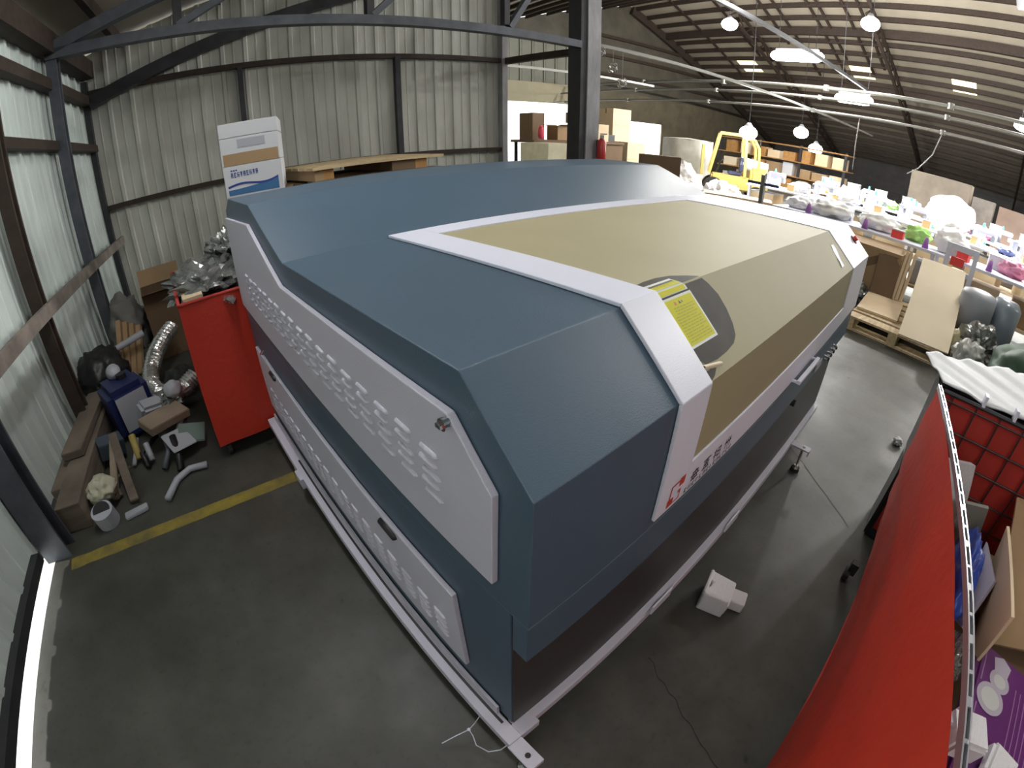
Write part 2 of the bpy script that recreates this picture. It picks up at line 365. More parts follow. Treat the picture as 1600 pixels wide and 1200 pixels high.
# hall trusses on the far slope
def hall_truss(v, label):
    t = thing('lattice_truss', label, 'truss', B(RIDGE, v, zfar(RIDGE)-.2), PHI)
    b = MB(); b.beam(B(RIDGE, v, zfar(RIDGE)-.56), B(33, v, zfar(33)-.56), .12, .09); b.build('top_chord', M_RUST, t, world=True)
    b = MB(); b.beam(B(RIDGE, v, zfar(RIDGE)-1.10), B(33, v, zfar(33)-.86), .12, .09); b.build('bottom_chord', M_RUST, t, world=True)
    b = MB(); n = 26
    for k in range(n):
        u0 = RIDGE + (33-RIDGE)*k/n; u1 = RIDGE + (33-RIDGE)*(k+1)/n
        zt0 = zfar(u0)-.56; zb0 = zt0 - (.54 - .24*k/n); zt1 = zfar(u1)-.56; zb1 = zt1 - (.54 - .24*(k+1)/n)
        if k % 2: b.beam(B(u0, v, zt0), B(u1, v, zb1), .05, .05)
        else: b.beam(B(u0, v, zb0), B(u1, v, zt1), .05, .05)
    b.build('web_members', M_RUST, t, world=True)
    return t
hall_truss(5.25, 'rusty lattice truss under the hall roof, nearer of the two crossing the picture')
hall_truss(10.8, 'rusty lattice truss under the hall roof behind the forklift')
hall_truss(-.4, 'rusty lattice truss at the right edge of the hall roof')
def ubeam(u, v0, v1, z, wd, ht, m, name, label, cat, part):
    t = thing(name, label, cat, B(u, v0, z), PHI); b = MB(); b.beam(B(u, v0, z), B(u, v1, z), wd, ht); b.build(part, m, t, world=True); return t
ubeam(19.9, -15, 16.2, zfar(19.9)-.22, .2, .34, M_RUST, 'roof_beam', 'heavy brown roof beam nearest the two round lamps', 'beam', 'girder')
ubeam(24.0, -15, 16.2, zfar(24)-.24, .2, .42, M_RUST, 'roof_beam', 'heavy brown roof beam just below the skylights', 'beam', 'girder')
def upipe(u, z, r, name, label, m=M_PIPE):
    t = thing(name, label, 'pipe', B(u, -14, z), PHI); b = MB(); b.tube([B(u, -14, z), B(u, 16, z)], r, 10); b.build('pipe_run', m, t, world=True, smooth=True)
    for k in range(9):
        b = MB(); b.cyl(B(u, -12+k*3.4, z-r*1.6), r*1.7, r*3.2, 10); b.build('coupling', m, t, world=True)
    return t
upipe(13.4, 3.62, .05, 'sprinkler_pipe', 'upper galvanised pipe running across the hall above the linear lamps')
upipe(13.0, 3.28, .038, 'sprinkler_pipe', 'bright galvanised pipe running across the hall just under the linear lamps')
upipe(12.6, 2.86, .034, 'sprinkler_pipe', 'lowest galvanised pipe crossing the hall, hoses hanging from it')
for lab, pts in (('clear hose looping down from lowest pipe over the white bench', [B(12.6, 1.6, 2.84), B(12.62, 1.75, 2.3), B(12.66, 2.05, 1.9), B(12.7, 2.3, 1.72)]),
                 ('thin white cord hanging from lowest pipe above the green cloth', [B(12.6, 3.7, 2.84), B(12.6, 3.72, 2.2), B(12.6, 3.7, 1.5)])):
    t = thing('hanging_hose', lab, 'hose', pts[0], 0); b = MB(); b.tube(pts, .014, 8); b.build('hose', M_CLEAR if 'clear' in lab else M_PIPE, t, world=True, smooth=True)
# skylights in the far slope
for i, (u, v, lab) in enumerate(((23.1, 13.1, 'left skylight panel in the hall roof'), (23.0, 7.1, 'middle skylight panel in the hall roof'), (22.95, 2.5, 'right skylight panel in the hall roof'))):
    b = MB(); b.prism([(u-.62, zfar(u-.62)-.012), (u+.62, zfar(u+.62)-.012), (u+.62, zfar(u+.62)+.01), (u-.62, zfar(u-.62)+.01)], v-.52, v+.52, axis='y', M=MBD)
    o = struct(b.build('window_%d' % (i+1), M_SKYL)); o['label'] = lab
# ================================================================== LAMPS
def area_light(t, loc, size, energy, size_y=None, col=(.95, .975, 1), spread=PI):
    l = bpy.data.lights.new('bulb', 'AREA'); l.energy = energy; l.color = col; l.spread = spread
    if size_y: l.shape = 'RECTANGLE'; l.size = size; l.size_y = size_y
    else: l.shape = 'DISK'; l.size = size
    o = bpy.data.objects.new('bulb', l); COL.objects.link(o); o.parent = t; o.location = loc; return o
def point_light(t, loc, size, energy, col=(1, .985, .95)):
    l = bpy.data.lights.new('bulb', 'POINT'); l.energy = energy*LAMP; l.color = col; l.shadow_soft_size = size
    o = bpy.data.objects.new('bulb', l); COL.objects.link(o); o.parent = t; o.location = loc; return o
def round_lamp(u, v, z, r, e, label, group=None, stem=1.2, glow=M_LAMP):
    t = thing('high_bay_lamp', label, 'lamp', B(u, v, z), PHI, group)
    b = MB(); b.tube([(0, 0, r*.62), (0, 0, r*.8), (0, 0, r*1.1)], [r*.5, r*.4, r*.2], 20); b.build('housing', M_GREYP, t, smooth=True)
    b = MB(); b.ball((0, 0, 0), r*1.0, 3, sc=(1, 1, .75)); b.build('lens', glow, t, smooth=True)
    b = MB(); b.tube([(0, 0, r), (0, 0, r+stem)], .012, 6); b.build('hanger', M_STEELD, t)
    if e: point_light(t, (0, 0, -r*.78-.16), .09, e)
    return t
def linear_lamp(u, v0, v1, z, wd, e, label, stem=1.2):
    L = v1-v0; t = thing('linear_lamp', label, 'lamp', B(u, (v0+v1)/2, z), PHI)
    b = MB(); b.box(-wd*.2, wd*.2, -L*.4, L*.4, wd*.45, wd*.45+.06, bev=.01); b.build('housing', M_GREYP, t)
    b = MB(); b.tube([(0, -L/2, 0), (0, -L/2+.06, 0), (0, -L/2+.2, 0), (0, L/2-.2, 0), (0, L/2-.06, 0), (0, L/2, 0)], [wd*.15, wd*.35, wd*.5, wd*.5, wd*.35, wd*.15], 16); b.build('diffuser', M_LAMP, t, smooth=True)
    for q in (-.35, .35):
        b = MB(); b.tube([(0, L*q, .1), (0, L*q, .1+stem)], .008, 6); b.build('hanger', M_STEELD, t)
    if e > 100:
        for q in (-.3, .3): point_light(t, (0, L*q, -wd*.5-.14), .08, e/2)
    elif e: area_light(t, (0, 0, -wd*.62), wd, e, L)
    return t
round_lamp(14, 8.67, 5.67, .27, 500, 'round high bay lamp hanging above the forklift, left of the upper pair', stem=1.4)
round_lamp(14, 4.07, 5.67, .27, 700, 'round high bay lamp in the upper row, right of the pair', stem=1.4)
round_lamp(14, -.6, 5.67, .27, 700, 'round high bay lamp of the upper row beyond the right edge', stem=1.4)
linear_lamp(12, 4.59, 6.07, 4.17, .30, 620, 'long white linear lamp, largest glow in the hall', 2.2)
linear_lamp(15, 4.1, 5.31, 3.63, .30, 500, 'linear lamp hanging at the galvanised pipes, middle of the hall', 3.2)
linear_lamp(15, -1.2, .06, 3.80, .30, 500, 'linear lamp cut by the right edge of the picture', 3.2)
round_lamp(20, 8.5, 2.66, .33, 200, 'oval lamp low over the far shelves, right of the forklift', stem=4.2, glow=M_LAMPB)
round_lamp(22, 8.55, 2.12, .34, 200, 'low bright lamp at the far end over white bundles', stem=4.2, glow=M_LAMPB)
round_lamp(11.3, 6.18, 1.96, .24, 120, 'oval lamp glowing just above the forklift roof guard', stem=4.26, glow=M_LAMPB)
# added fill lamps, all out of view, to brighten machine, benches and side bay
round_lamp(7.6, 4.2, 4.55, .20, 150, 'added round fill lamp above the picture over the carton aisle', stem=.55)
round_lamp(7.6, -1.2, 4.55, .20, 90, 'added round fill lamp above the picture over the packing benches', stem=.55)
round_lamp(7.6, -7.0, 4.55, .20, 180, 'added round fill lamp behind the camera over the aisle', stem=.55)
linear_lamp(-.7, -2.2, -1.0, 2.35, .16, 2.6, 'added linear fill lamp in the side bay behind the camera', .72)  # unseen lamps added as soft fill for side panel, walls and machine top
linear_lamp(-.3, .9, 2.1, 2.90, .16, 8.5, 'added linear fill lamp in the side bay above the picture', .28)
linear_lamp(1.6, .2, 1.4, 3.35, .16, 3.4, 'added linear fill lamp in the side bay over the machine, above the picture', .36)
round_lamp(5.4, -1.0, 3.95, .18, 85, 'added round fill lamp right of the camera, outside the picture', stem=.62)  # unseen lamp added to lift the far end of the lid
for u, v, lab in ((9.6, 2.9, 'left'), (9.6, -.4, 'right')):  # two unseen lamps added to brighten the bench tops
    t = thing('bench_fill_lamp', 'added flat fill lamp above the picture over the benches, %s one' % lab, 'lamp', B(u, v, 5.05), PHI)
    b = MB(); b.box(-.5, .5, -.5, .5, .02, .12, bev=.02); b.build('housing', M_GREYP, t)
    b = MB(); b.tube([(0, 0, .12), (0, 0, znear(u)-5.2)], .02, 8); b.build('hanger', M_STEELD, t)
    area_light(t, (0, 0, 0), 1.0, 1000, 1.0, spread=1.3)
# ================================================================== THE LASER MACHINE
PROF = [(0, 1.04), (.1406, 1.166), (.974, 1.154), (1.353, 1.291)]
LX = 2.38
T = thing('laser_cutting_machine', 'large blue-grey laser cutting machine with white trimmed tan lid, filling the middle', 'machine', (1.19, .96, 0))
MW = dict(parent=T, world=True)
b = MB(); b.prism([(0, .737), (0, 1.04), (.1406, 1.166), (.974, 1.154), (1.353, 1.291), (1.80, 1.291), (1.93, 1.235), (1.93, .737)], 0, LX); b.build('hood', M_BODY, bevel=.0018, **MW)
b = MB(); b.prism([(.046, .15), (.046, .735), (1.93, .735), (1.93, .15)], 0.0005, LX-.02); b.build('cabinet', M_BODY, bevel=.0015, **MW)
b = MB(); b.box(.004, LX-.024, .041, .0455, .152, .700); b.build('front_panel', M_BODY2, **MW)
b = MB(); b.box(.0005, LX-.02, .001, .0405, .607, .734); b.build('front_band', M_BODY, bevel=.0015, **MW)
b = MB(); b.box(0.0002, LX, -.0004, 1.92, .7342, .7370); b.build('seam_strip', mat('pale_seam', (.12, .17, .19), .35), **MW)
# white side vent panel with raised louvres, gently chamfered outline
up = [(.074, .804), (.064, 1.012), (.154, 1.10), (1.002, 1.084), (1.366, 1.2245), (1.90, 1.205), (1.90, .80)]
b = MB(); b.prism(up, -.014, -.001); sp = b.build('side_vent_panel', M_WPANEL, bevel=.002, **MW)
b = MB()
for c in range(18):
    for r in range(5):
        z = 1.003 - .0235*r - (.0 if c % 2 else .004); y = .224 + .0795*c + (.0 if r % 2 else -.006)
        b.tube([(-.0130, y-.026, z), (-.0140, y-.021, z), (-.0140, y+.021, z), (-.0130, y+.026, z)], [.0015, .0058, .0058, .0015], 10)
b.build('louvres', M_WPANEL, sp, smooth=True)
b = MB(); b.cyl((-.014, .155, 1.086), .011, -.001); b.cyl((-.016, .155, 1.086), .009, -.0, axis=(-1, 0, 0)); b.tube([(-.013, .155, 1.086), (-.024, .155, 1.086)], .010, 16); b.box(-.030, -.023, .149, .161, 1.083, 1.089); b.build('cam_lock', M_CHROME, sp)
# lower side door
b = MB(); b.prism([(.205, .285), (.216, .605), (1.84, .605), (1.84, .285)], -.014, -.001); sd = b.build('side_door', M_WPANEL, bevel=.002, **MW)
b = MB()
for c in range(19):
    y = .29 + .0765*c
    for r in range(5):
        z = .447 - .0225*r
        b.tube([(-.0130, y-.025, z), (-.0140, y-.020, z), (-.0140, y+.020, z), (-.0130, y+.025, z)], [.0015, .0058, .0058, .0015], 10)
b.build('louvres', M_WPANEL, sd, smooth=True)
for y in (.49, 1.52):
    b = MB(); b.tube([(-.0145, y-.042, .583), (-.0155, y-.036, .583), (-.0155, y+.036, .583), (-.0145, y+.042, .583)], [.004, .011, .011, .004], 10); b.build('finger_pull', M_BLACK, sd, smooth=True)
b = MB(); b.tube([(-.014, 1.66, .63), (-.03, 1.60, .66), (-.024, 1.54, .70)], .004, 6); b.build('tie_wire', M_CHROME, sd)
# base frame: side rail with dark strip for groove shade, front rail, brackets and feet
b = MB(); b.box(-.047, -.004, .0, 1.95, .112, .150); b.box(-.004, .06, -.0, .042, .112, .150); b.box(.0, LX-.05, .016, .06, .112, .1495)
b.box(LX-.06, LX-.01, .06, 1.93, .112, .150); b.box(.0, LX-.05, 1.90, 1.95, .112, .150); bf = b.build('base_frame', M_WPANEL, bevel=.002, **MW)
b = MB(); b.box(-.012, -.004, .09, 1.9, .152, .196); b.build('inner_rail_lip', M_WPANEL, bf)
b = MB(); b.box(-.022, -.014, .06, 1.5, .1502, .1512); b.build('rail_groove_shade', M_BLACK, bf)  # black strip standing in for the shadow between rail and cabinet
for x, y, sx in ((-.03, .0, 1), (1.84, .0, 1), (.62, .016, .0), (1.12, .016, .0)):
    if sx:
        b = MB(); b.box(x-.024, x+.024, y-.085, y-.0005 if x < 0 else y+.0155, .141, .149); b.box(x-.024, x+.024, y-.088, y-.082, .120, .149); bk = b.build('corner_bracket', M_WPANEL, bevel=.002, **MW)
        b = MB(); b.cyl((x, y-.052, .1492), .008, .001); b.build('bolt_hole', M_BLACK, bk)
        b = MB(); b.cyl((x, y-.05, .03), .006, .112); b.build('threaded_rod', M_CHROME, bk)
        b = MB(); b.cyl((x, y-.05, .0), .026, .022, r2=.022); b.build('rubber_foot', M_RUBBER, bk, smooth=False)
        b = MB(); b.tube([(x, y-.05, .0225), (x, y-.05, .034)], [.024, .010], 16); b.build('foot_collar', M_CHROME, bk)
    else:
        b = MB(); b.box(x-.055, x+.055, y-.006, y+.001, .120, .163); b.build('rail_tab', M_WHITE, bevel=.002, **MW)
for x, y in ((-.03, 1.50), (2.30, 1.86), (2.30, .10)):
    b = MB(); b.tube([(x-.012, y, .035), (x+.012, y, .035)], .035, 18); cs = b.build('caster', M_RUBBER, **MW)
    b = MB(); b.box(x-.02, x+.02, y-.012, y+.012, .055, .113); b.build('caster_fork', M_CHROME, cs)
b = MB(); b.box(-.062, -.045, 1.36, 1.44, .095, .150); b.build('rail_bracket', M_WPANEL, bevel=.003, **MW)
# lid: white frame following the bent profile, tan film-covered window
def strip(b, x0, x1, pr, t0, t1):
    """sheet strip between x0,x1 following profile points, t0..t1 outward offset"""
    def off(i, t):
        p = Vector(pr[i]); d = Vector((0, 0))
        if i > 0: e = (Vector(pr[i])-Vector(pr[i-1])).normalized(); d += Vector((-e.y, e.x))
        if i < len(pr)-1: e = (Vector(pr[i+1])-Vector(pr[i])).normalized(); d += Vector((-e.y, e.x))
        d.normalize(); k = 1.
        if 0 < i < len(pr)-1:
            e = (Vector(pr[i])-Vector(pr[i-1])).normalized(); k = 1/max(.5, d.dot(Vector((-e.y, e.x))))
        return p + d*t*k
    lo = [off(i, t0) for i in range(len(pr))]; hi = [off(i, t1) for i in range(len(pr))]
    for i in range(len(pr)-1):
        b.prism([(lo[i].x, lo[i].y), (lo[i+1].x, lo[i+1].y), (hi[i+1].x, hi[i+1].y), (hi[i].x, hi[i].y)], x0, x1)
FR = [(0, .766), (0, 1.04), (.1406, 1.166), (.974, 1.154)]
b = MB(); strip(b, .330, .440, FR, .001, .009); strip(b, 1.895, 2.03, FR, .001, .009)
strip(b, .440, 1.895, [(0, .766), (0, .861)], .001, .009); strip(b, .440, 1.895, [(.868, 1.1555), (.974, 1.154)], .001, .009)
lf = b.build('lid_frame', M_WHITE, bevel=.0015, **MW)
b = MB(); strip(b, .440, 1.895, [(0, .861), (0, 1.04), (.1406, 1.166), (.868, 1.1555)], .001, .0045); lw = b.build('lid_window', M_FILM, **MW)
b = MB(); strip(b, 2.034, 2.372, FR, .001, .008); rc = b.build('control_cover', M_WHITE, bevel=.0015, **MW)
b = MB(); b.tube([(1.155, -.006, .775), (1.155, -.033, .778)], .006, 10); b.tube([(1.401, -.006, .775), (1.401, -.033, .778)], .006, 10); b.beam((1.147, -.034, .780), (1.409, -.034, .780), .013, .013); b.build('lid_handle', M_WHITE, bevel=.001, **MW)
# exposed smoked window where the film is torn, and the warning label on it
nrm = Vector((0, -.667, .745)).normalized()
def CH(x, s, h=.0):      # s runs up the chamfer from front edge (0) to fold (.189)
    e = Vector((0, .1406, .126)).normalized(); return Vector((x, 0, 1.04)) + e*s + nrm*(.0045+h)
def TP(x, y, h=.0): return Vector((x, y, 1.1705 - (y-.1406)*.0144 + h))
b = MB()
def fan(b, pts):
    vs = [b.bm.verts.new(p) for p in pts]; b.bm.faces.new(vs)
fan(b, [CH(.4405, .045, .0008), CH(.455, .030, .0008), CH(.50, .026, .0008), CH(.545, .028, .0008), CH(.588, .034, .0008), CH(.613, .046, .0008), CH(.630, .070, .0008), CH(.642, .105, .0008), CH(.645, .14, .0008), CH(.634, .170, .0008), CH(.622, .187, .0008), CH(.4405, .187, .0008)])
fan(b, [TP(.4405, .1412, .0008), TP(.622, .1412, .0008), TP(.600, .160, .0008), TP(.565, .182, .0008), TP(.52, .192, .0008), TP(.475, .192, .0008), TP(.4405, .187, .0008)])
b.build('exposed_smoked_window', M_GLASSD, lw)
b = MB()
fan(b, [CH(.4405, -.002, .0009), CH(.462, .004, .0009), CH(.487, .018, .0009), CH(.475, .024, .0009), CH(.455, .018, .0009), CH(.4405, .020, .0009)])
b.build('torn_hole', M_GLASSD, lw)
b = MB()
def curl(i, j): return CH(.4405 + .060*i, .028 - .012*i + .010*(j-.5), .001) + nrm*(.006*math.sin(PI*j))
b.grid(curl, 8, 6); b.build('film_curl', M_CARDL, lw, smooth=True)
b = MB(); b.grid(lambda i, j: CH(1.72+.05*i+.05*j, .03+.10*j, .002+.002*math.sin(9*i+7*j)), 6, 8); b.build('white_tape', M_WHITE, lw)
h1, h2, h3 = .0016, .0021, .0026
b = MB(); fan(b, [CH(.4405, .172, h1), CH(.4405, .066, h1), CH(.549, .066, h1), CH(.549, .172, h1)])
b.grid(lambda i, j: (TP(.4405+.100*i, .141+.030*(j-.35)/.65, h1) if j > .35 else CH(.4405+.104*i, .176+.013*j/.35, h1)), 1, 8)
ws = b.build('warning_sticker', M_LINER, **MW)
b = MB(); fan(b, [CH(.4405, .167, h2), CH(.4405, .071, h2), CH(.543, .071, h2), CH(.543, .167, h2)])
fan(b, [TP(.4405, .1412, h2), TP(.539, .1412, h2), TP(.536, .163, h2), TP(.4405, .163, h2)])
fan(b, [CH(.4405, .1775, h2), CH(.539, .1775, h2), CH(.539, .1885, h2), CH(.4405, .1885, h2)])
b.build('yellow_fields', M_YEL, ws)
b = MB(); fan(b, [TP(.4405, .1555, h3), TP(.534, .1555, h3), TP(.533, .1615, h3), TP(.4405, .1615, h3)])
b.build('black_heading', M_INK, ws)
b = MB()
random.seed(3)
for k in range(13):
    s = .147 - .0058*k; x = .449 + (.01 if k < 3 else 0)
    while x < .535:
        w_ = random.uniform(.004, .016)
        if x + w_ > .537: break
        fan(b, [CH(x, s, h3), CH(x+w_, s, h3), CH(x+w_, s+.0021, h3), CH(x, s+.0021, h3)]); x += w_ + .0025
for k in range(3):
    x = .449
    while x < .528:
        w_ = random.uniform(.004, .014); fan(b, [TP(x, .145+.0042*k, h3), TP(x+w_, .145+.0042*k, h3), TP(x+w_, .1465+.0042*k, h3), TP(x, .1465+.0042*k, h3)]); x += w_+.0025
b.build('small_print', M_INKY, ws)
b = MB(); fan(b, [CH(.470, .154, h3), CH(.476, .154, h3), CH(.476, .161, h3), CH(.470, .161, h3)]); b.build('red_symbol', M_REDI, ws)
b = MB(); fan(b, [CH(.485, .154, h3), CH(.493, .154, h3), CH(.489, .162, h3)]); fan(b, [CH(.495, .155, h3), CH(.501, .155, h3), CH(.498, .161, h3)]); b.build('black_symbols', M_INK, ws)
# red maker's mark and four dark characters on the lower lid frame
def F(x, z, h=.0095): return Vector((x, -h, z))
def rect(b, x0, x1, z0, z1): fan(b, [F(x0, z0), F(x1, z0), F(x1, z1), F(x0, z1)])
b = MB(); rect(b, .403, .424, .815, .838); rect(b, .367, .390, .776, .797); rect(b, .371, .376, .794, .832); rect(b, .371, .404, .829, .834); rect(b, .389, .416, .777, .781); rect(b, .412, .416, .781, .800); rect(b, .403, .416, .797, .805)
b.build('red_maker_mark', M_REDI, lf)
b = MB()
glyph = {0: [(0, 1, .46, .54), (.46, .54, 0, 1), (.1, .9, .12, .2), (.15, .85, .78, .86), (.2, .3, .2, .78), (.7, .8, .2, .78)],
         1: [(0, 1, .86, .94), (.2, .8, .62, .7), (.2, .28, .1, .7), (.72, .8, .1, .7), (.2, .8, .36, .44), (.05, .95, .04, .12), (.46, .54, .1, .94)],
         2: [(0, .42, .7, .78), (.16, .24, 0, 1), (.5, 1, .84, .92), (.5, 1, .5, .58), (.5, .58, .1, .92), (.92, 1, .1, .92), (.5, 1, .1, .18), (.0, .42, .32, .4)],
         3: [(.46, .54, 0, 1), (0, 1, .5, .6), (.12, .24, .66, .9), (.76, .88, .66, .9), (.1, .2, .04, .4), (.8, .9, .04, .4)]}
for g, x0 in enumerate((.455, .507, .560, .617)):
    for a0, a1, c0, c1 in glyph[g]: rect(b, x0+a0*.036, x0+a1*.036, .791+c0*.031-.001, .791+c1*.031+.001)
b.build('dark_characters', M_DKR, lf)
b = MB(); x = .438; k = 0
while x < .655:
    rect(b, x, x+.0038, .7725, .7855)
    if k % 3 != 1: rect(b, x, x+.010, .782, .7855)
    if k % 2 == 0: rect(b, x, x+.010, .7725, .7760)
    if k % 4 == 1: rect(b, x+.008, x+.0115, .7725, .7855)
    x += .0165; k += 1
b.build('small_latin_line', M_INK, lf)
# controls at the far front
b = MB(); b.cyl(Vector(CH(2.26, .105, .004)), .024, .004, axis=nrm); es = b.build('stop_button_plate', M_BLACK, rc)
b = MB(); b.cyl(Vector(CH(2.26, .105, .008)), .014, .018, axis=nrm); b.build('red_button', M_REDI, es)
for k in range(4):
    b = MB(); b.tube([(1.80+.06*k, .001, .642), (1.80+.06*k, -.018, .642)], .013, 14); kn = b.build('knob', M_CHROME, **MW)
    b = MB(); b.tube([(1.80+.06*k, -.0185, .642), (1.80+.06*k, -.024, .642)], .008, 12); b.build('knob_cap', M_BLACK, kn)
b = MB(); b.box(1.64, 1.74, -.004, .001, .625, .660); b.build('pale_name_plate', M_GREYP, **MW)
b = MB(); b.tube([(1.55, .043, .50), (1.55, .02, .50)], .016, 14); b.build('key_switch', M_BLACK, **MW)
# white cord by the near corner
t = thing('cable_tie', 'thin white plastic tie hanging at the near end of the side rail', 'cable tie', (-.09, .12, .07))
b = MB(); b.tube([(-.168, .152, .03), (-.125, .14, .05), (-.087, .126, .07), (-.09, .105, .068), (-.099, .08, .055), (-.085, .045, .05), (-.06, .022, .075), (-.047, .012, .115)], .0016, 6)
b.tube([(-.087, .126, .07), (-.066, .125, .09), (-.0475, .124, .12)], .0013, 6); b.build('strap', M_WHITE, t, world=True)
b = MB(); b.box(-.091, -.084, .122, .130, .067, .074); b.build('lock_head', M_WHITE, t, world=True)

# ================================================================== LEFT: RED CART, CLUTTER
t = thing('red_bin_cart', 'tall red-sided bin cart standing behind the machine by the back wall', 'cart', (-.05, 2.42, 0))
b = MB(); b.grid(lambda i, j: Vector((-.335+.03*j+.62*i, 1.975+.004*math.sin(i*14), .085+.77*j)), 12, 8); b.grid(lambda i, j: Vector((-.335+.03*j, 1.975+.83*i, .085+.77*j)), 10, 6)
b.grid(lambda i, j: Vector((-.335+.03+.62*i, 2.805, .085+.77*j)), 8, 6); b.grid(lambda i, j: Vector((.285+.03*j, 1.975+.83*i, .085+.77*j)), 8, 6); b.grid(lambda i, j: Vector((-.33+.62*i, 1.98+.82*j, .09)), 4, 4)
b.build('vinyl_sides', M_VINYL, t, world=True, smooth=False, solid=.006)
b = MB()
for p, q in (((-.305, 1.975, .862), (.315, 1.975, .862)), ((-.305, 1.975, .862), (-.305, 2.805, .862)), ((-.305, 2.805, .862), (.315, 2.805, .862)), ((.315, 1.975, .862), (.315, 2.805, .862))): b.tube([p, q], .009, 8)
b.build('rim_tube', M_VINYLD, t, world=True, smooth=True)
for x, y in ((-.29, 2.02), (.24, 2.02), (-.29, 2.76), (.24, 2.76)):
    b = MB(); b.tube([(x-.012, y, .037), (x+.012, y, .037)], .037, 16); b.box(x-.018, x+.018, y-.01, y+.01, .05, .088); b.build('caster', M_RUBBER, t, world=True)
def lump(name, label, cat, c, rad, sc, m, amp=.35, seed=1., freq=2.5, flat=None, part=None, sub=4, group=None, smooth=True):
    t = thing(name, label, cat, (c[0], c[1], c[2]-rad*sc[2]*.8), 0, group); b = MB(); b.ball((0, 0, rad*sc[2]*.8), rad, sub, amp, freq, sc, flat=None, seed=seed)
    for v in b.bm.verts: v.co.z = max(v.co.z, .001)
    b.build(part or 'skin', m, t, smooth=smooth); return t
lump('plastic_wrap_heap', 'crumpled clear plastic film heaped in the red bin cart', 'plastic film', (-.08, 2.35, .84), .24, (1.0, 1.4, .5), M_CRINK, .5, 2, 4.2, smooth=False)
lump('plastic_wrap_heap', 'peak of shiny plastic film against the machine corner', 'plastic film', (.06, 2.55, .93), .16, (.9, 1, .8), M_CRINK, .55, 5, 4.5, smooth=False)
t = thing('carton_flap', 'tan carton flap sticking up inside the red bin cart', 'cardboard', (-.2, 2.5, .7)); b = MB(); b.box(-.28, -.18, 2.02, 2.52, .45, .875); b.build('panel', M_CARDP, t, world=True)
def carton(name, label, cat, c, s, rz, m, tape=None, flaps=False, group=None, tilt=None):
    """box-shaped carton, c = centre of its base, s = size"""
    t = thing(name, label, cat, c, rz, group)
    if tilt: t.rotation_euler = (tilt[0], tilt[1], rz); t.matrix_basis = Matrix.LocRotScale(Vector(c), Euler((tilt[0], tilt[1], rz)), None)
    x, y, z = s[0]/2, s[1]/2, s[2]
    b = MB()
    if flaps:
        th = .006
        b.box(-x, x, -y, -y+th, 0, z); b.box(-x, x, y-th, y, 0, z); b.box(-x, -x+th, -y+th, y-th, 0, z); b.box(x-th, x, -y+th, y-th, 0, z); b.box(-x, x, -y, y, 0, th)
    else: b.box(-x, x, -y, y, 0, z)
    b.build('body', m, t, bevel=.003)
    if flaps:
        for sgn in (-1, 1):
            b = MB(); b.beam((0, sgn*y, z), (0, sgn*(y+s[0]*.35), z+.03), s[0]-.01, .005); b.build('flap', m, t)
    if tape:
        b = MB(); b.box(-x*.99, x*.99, -.03, .03, z, z+.0012); b.box(-x-.0012, -x, -.03, .03, z*.7, z+.001); b.build('tape', tape, t)
    return t
tt = carton('open_carton', 'open brown carton with raised flap in the corner behind the red bin cart', 'box', (-.42, 3.98, 0), (.38, .36, .57), .05, M_CARDD, flaps=True)
b = MB(); b.beam((.0, .17, .57), (.0, .24, .70), .37, .006); b.build('raised_flap', M_CARD, tt)
# weathered board leaning on the wall and timber stack
t = thing('wall_board', 'long weathered board fixed across the posts of the left wall', 'board', B(-1.472, 2.0, .82), PHI)
b = MB(); b.beam(B(-1.472, -3.0, .865), B(-1.472, 5.2, .895), .03, .08); b.build('plank', M_WOODR, t, world=True)
for i, (u0, v0, u1, v1, z0, wd, ht, lab) in enumerate((
    (-1.455, 1.72, -1.455, 2.95, 0, .15, .16, 'grey timber lying on the floor, the one nearest the yellow line end'),
    (-1.585, 1.95, -1.585, 2.95, 0, .08, .13, 'dark timber lying tight along the left wall'),
    (-1.49, 2.15, -1.47, 2.9, .165, .14, .05, 'weathered plank on top of the timber stack'))):
    t = thing('timber', lab, 'timber', B(u0, v0, z0), PHI); b = MB(); b.beam(B(u0, v0, z0+ht/2), B(u1, v1, z0+ht/2), wd, ht); b.build('beam', M_WOODG, t, world=True, bevel=.006)
# bags, jugs, duct, pipes
lump('trash_bag', 'black bin bag slumped against the left wall', 'bag', (-1.04, 3.40, .2), .2, (1, 1.1, .95), M_BLACK, .3, 4)
lump('trash_bag', 'black bag in the gap beside the red bin cart', 'bag', (-.46, 3.02, .09), .12, (1.1, 1.6, .7), M_BLACK, .3, 9)
lump('cloth_bundle', 'grey cloth bundle in the corner beside the open carton', 'cloth', (-.80, 4.1, .3), .22, (.8, 1, 1.2), mat('grey_cloth', (.16, .16, .15), .8), .35, 6)
t = thing('blue_canister', 'dark blue canister with a large white label, by the timber stack', 'canister', (-.83, 2.76, 0), .35)
b = MB(); b.box(-.14, .14, -.17, .17, 0, .34, bev=.04); b.build('body', M_BLUEP, t)
b = MB(); b.cyl((.03, .02, .34), .035, .03); b.build('cap', M_BLACK, t)
b = MB(); b.box(.142, .1435, -.11, .11, .07, .30); b.box(-.10, .10, -.1720, -.1705, .07, .30); b.build('label', M_GREYP, t)
lump('white_bottle', 'small white bottle lying on the blue canister', 'bottle', (-.86, 2.86, .37), .05, (1, 1.3, 1), M_GREYP, .05, 1)
t = thing('foil_duct', 'ribbed aluminium duct curved into a U beside the red bin cart', 'duct', (-.6, 3.0, .1))
b = MB(); pts = []; rs = []
import itertools
P0 = [(-.42, 3.62, .30), (-.52, 3.5, .26), (-.60, 3.34, .22), (-.655, 3.15, .18), (-.665, 2.96, .15), (-.62, 2.82, .13), (-.53, 2.745, .13), (-.43, 2.73, .15), (-.34, 2.78, .18)]
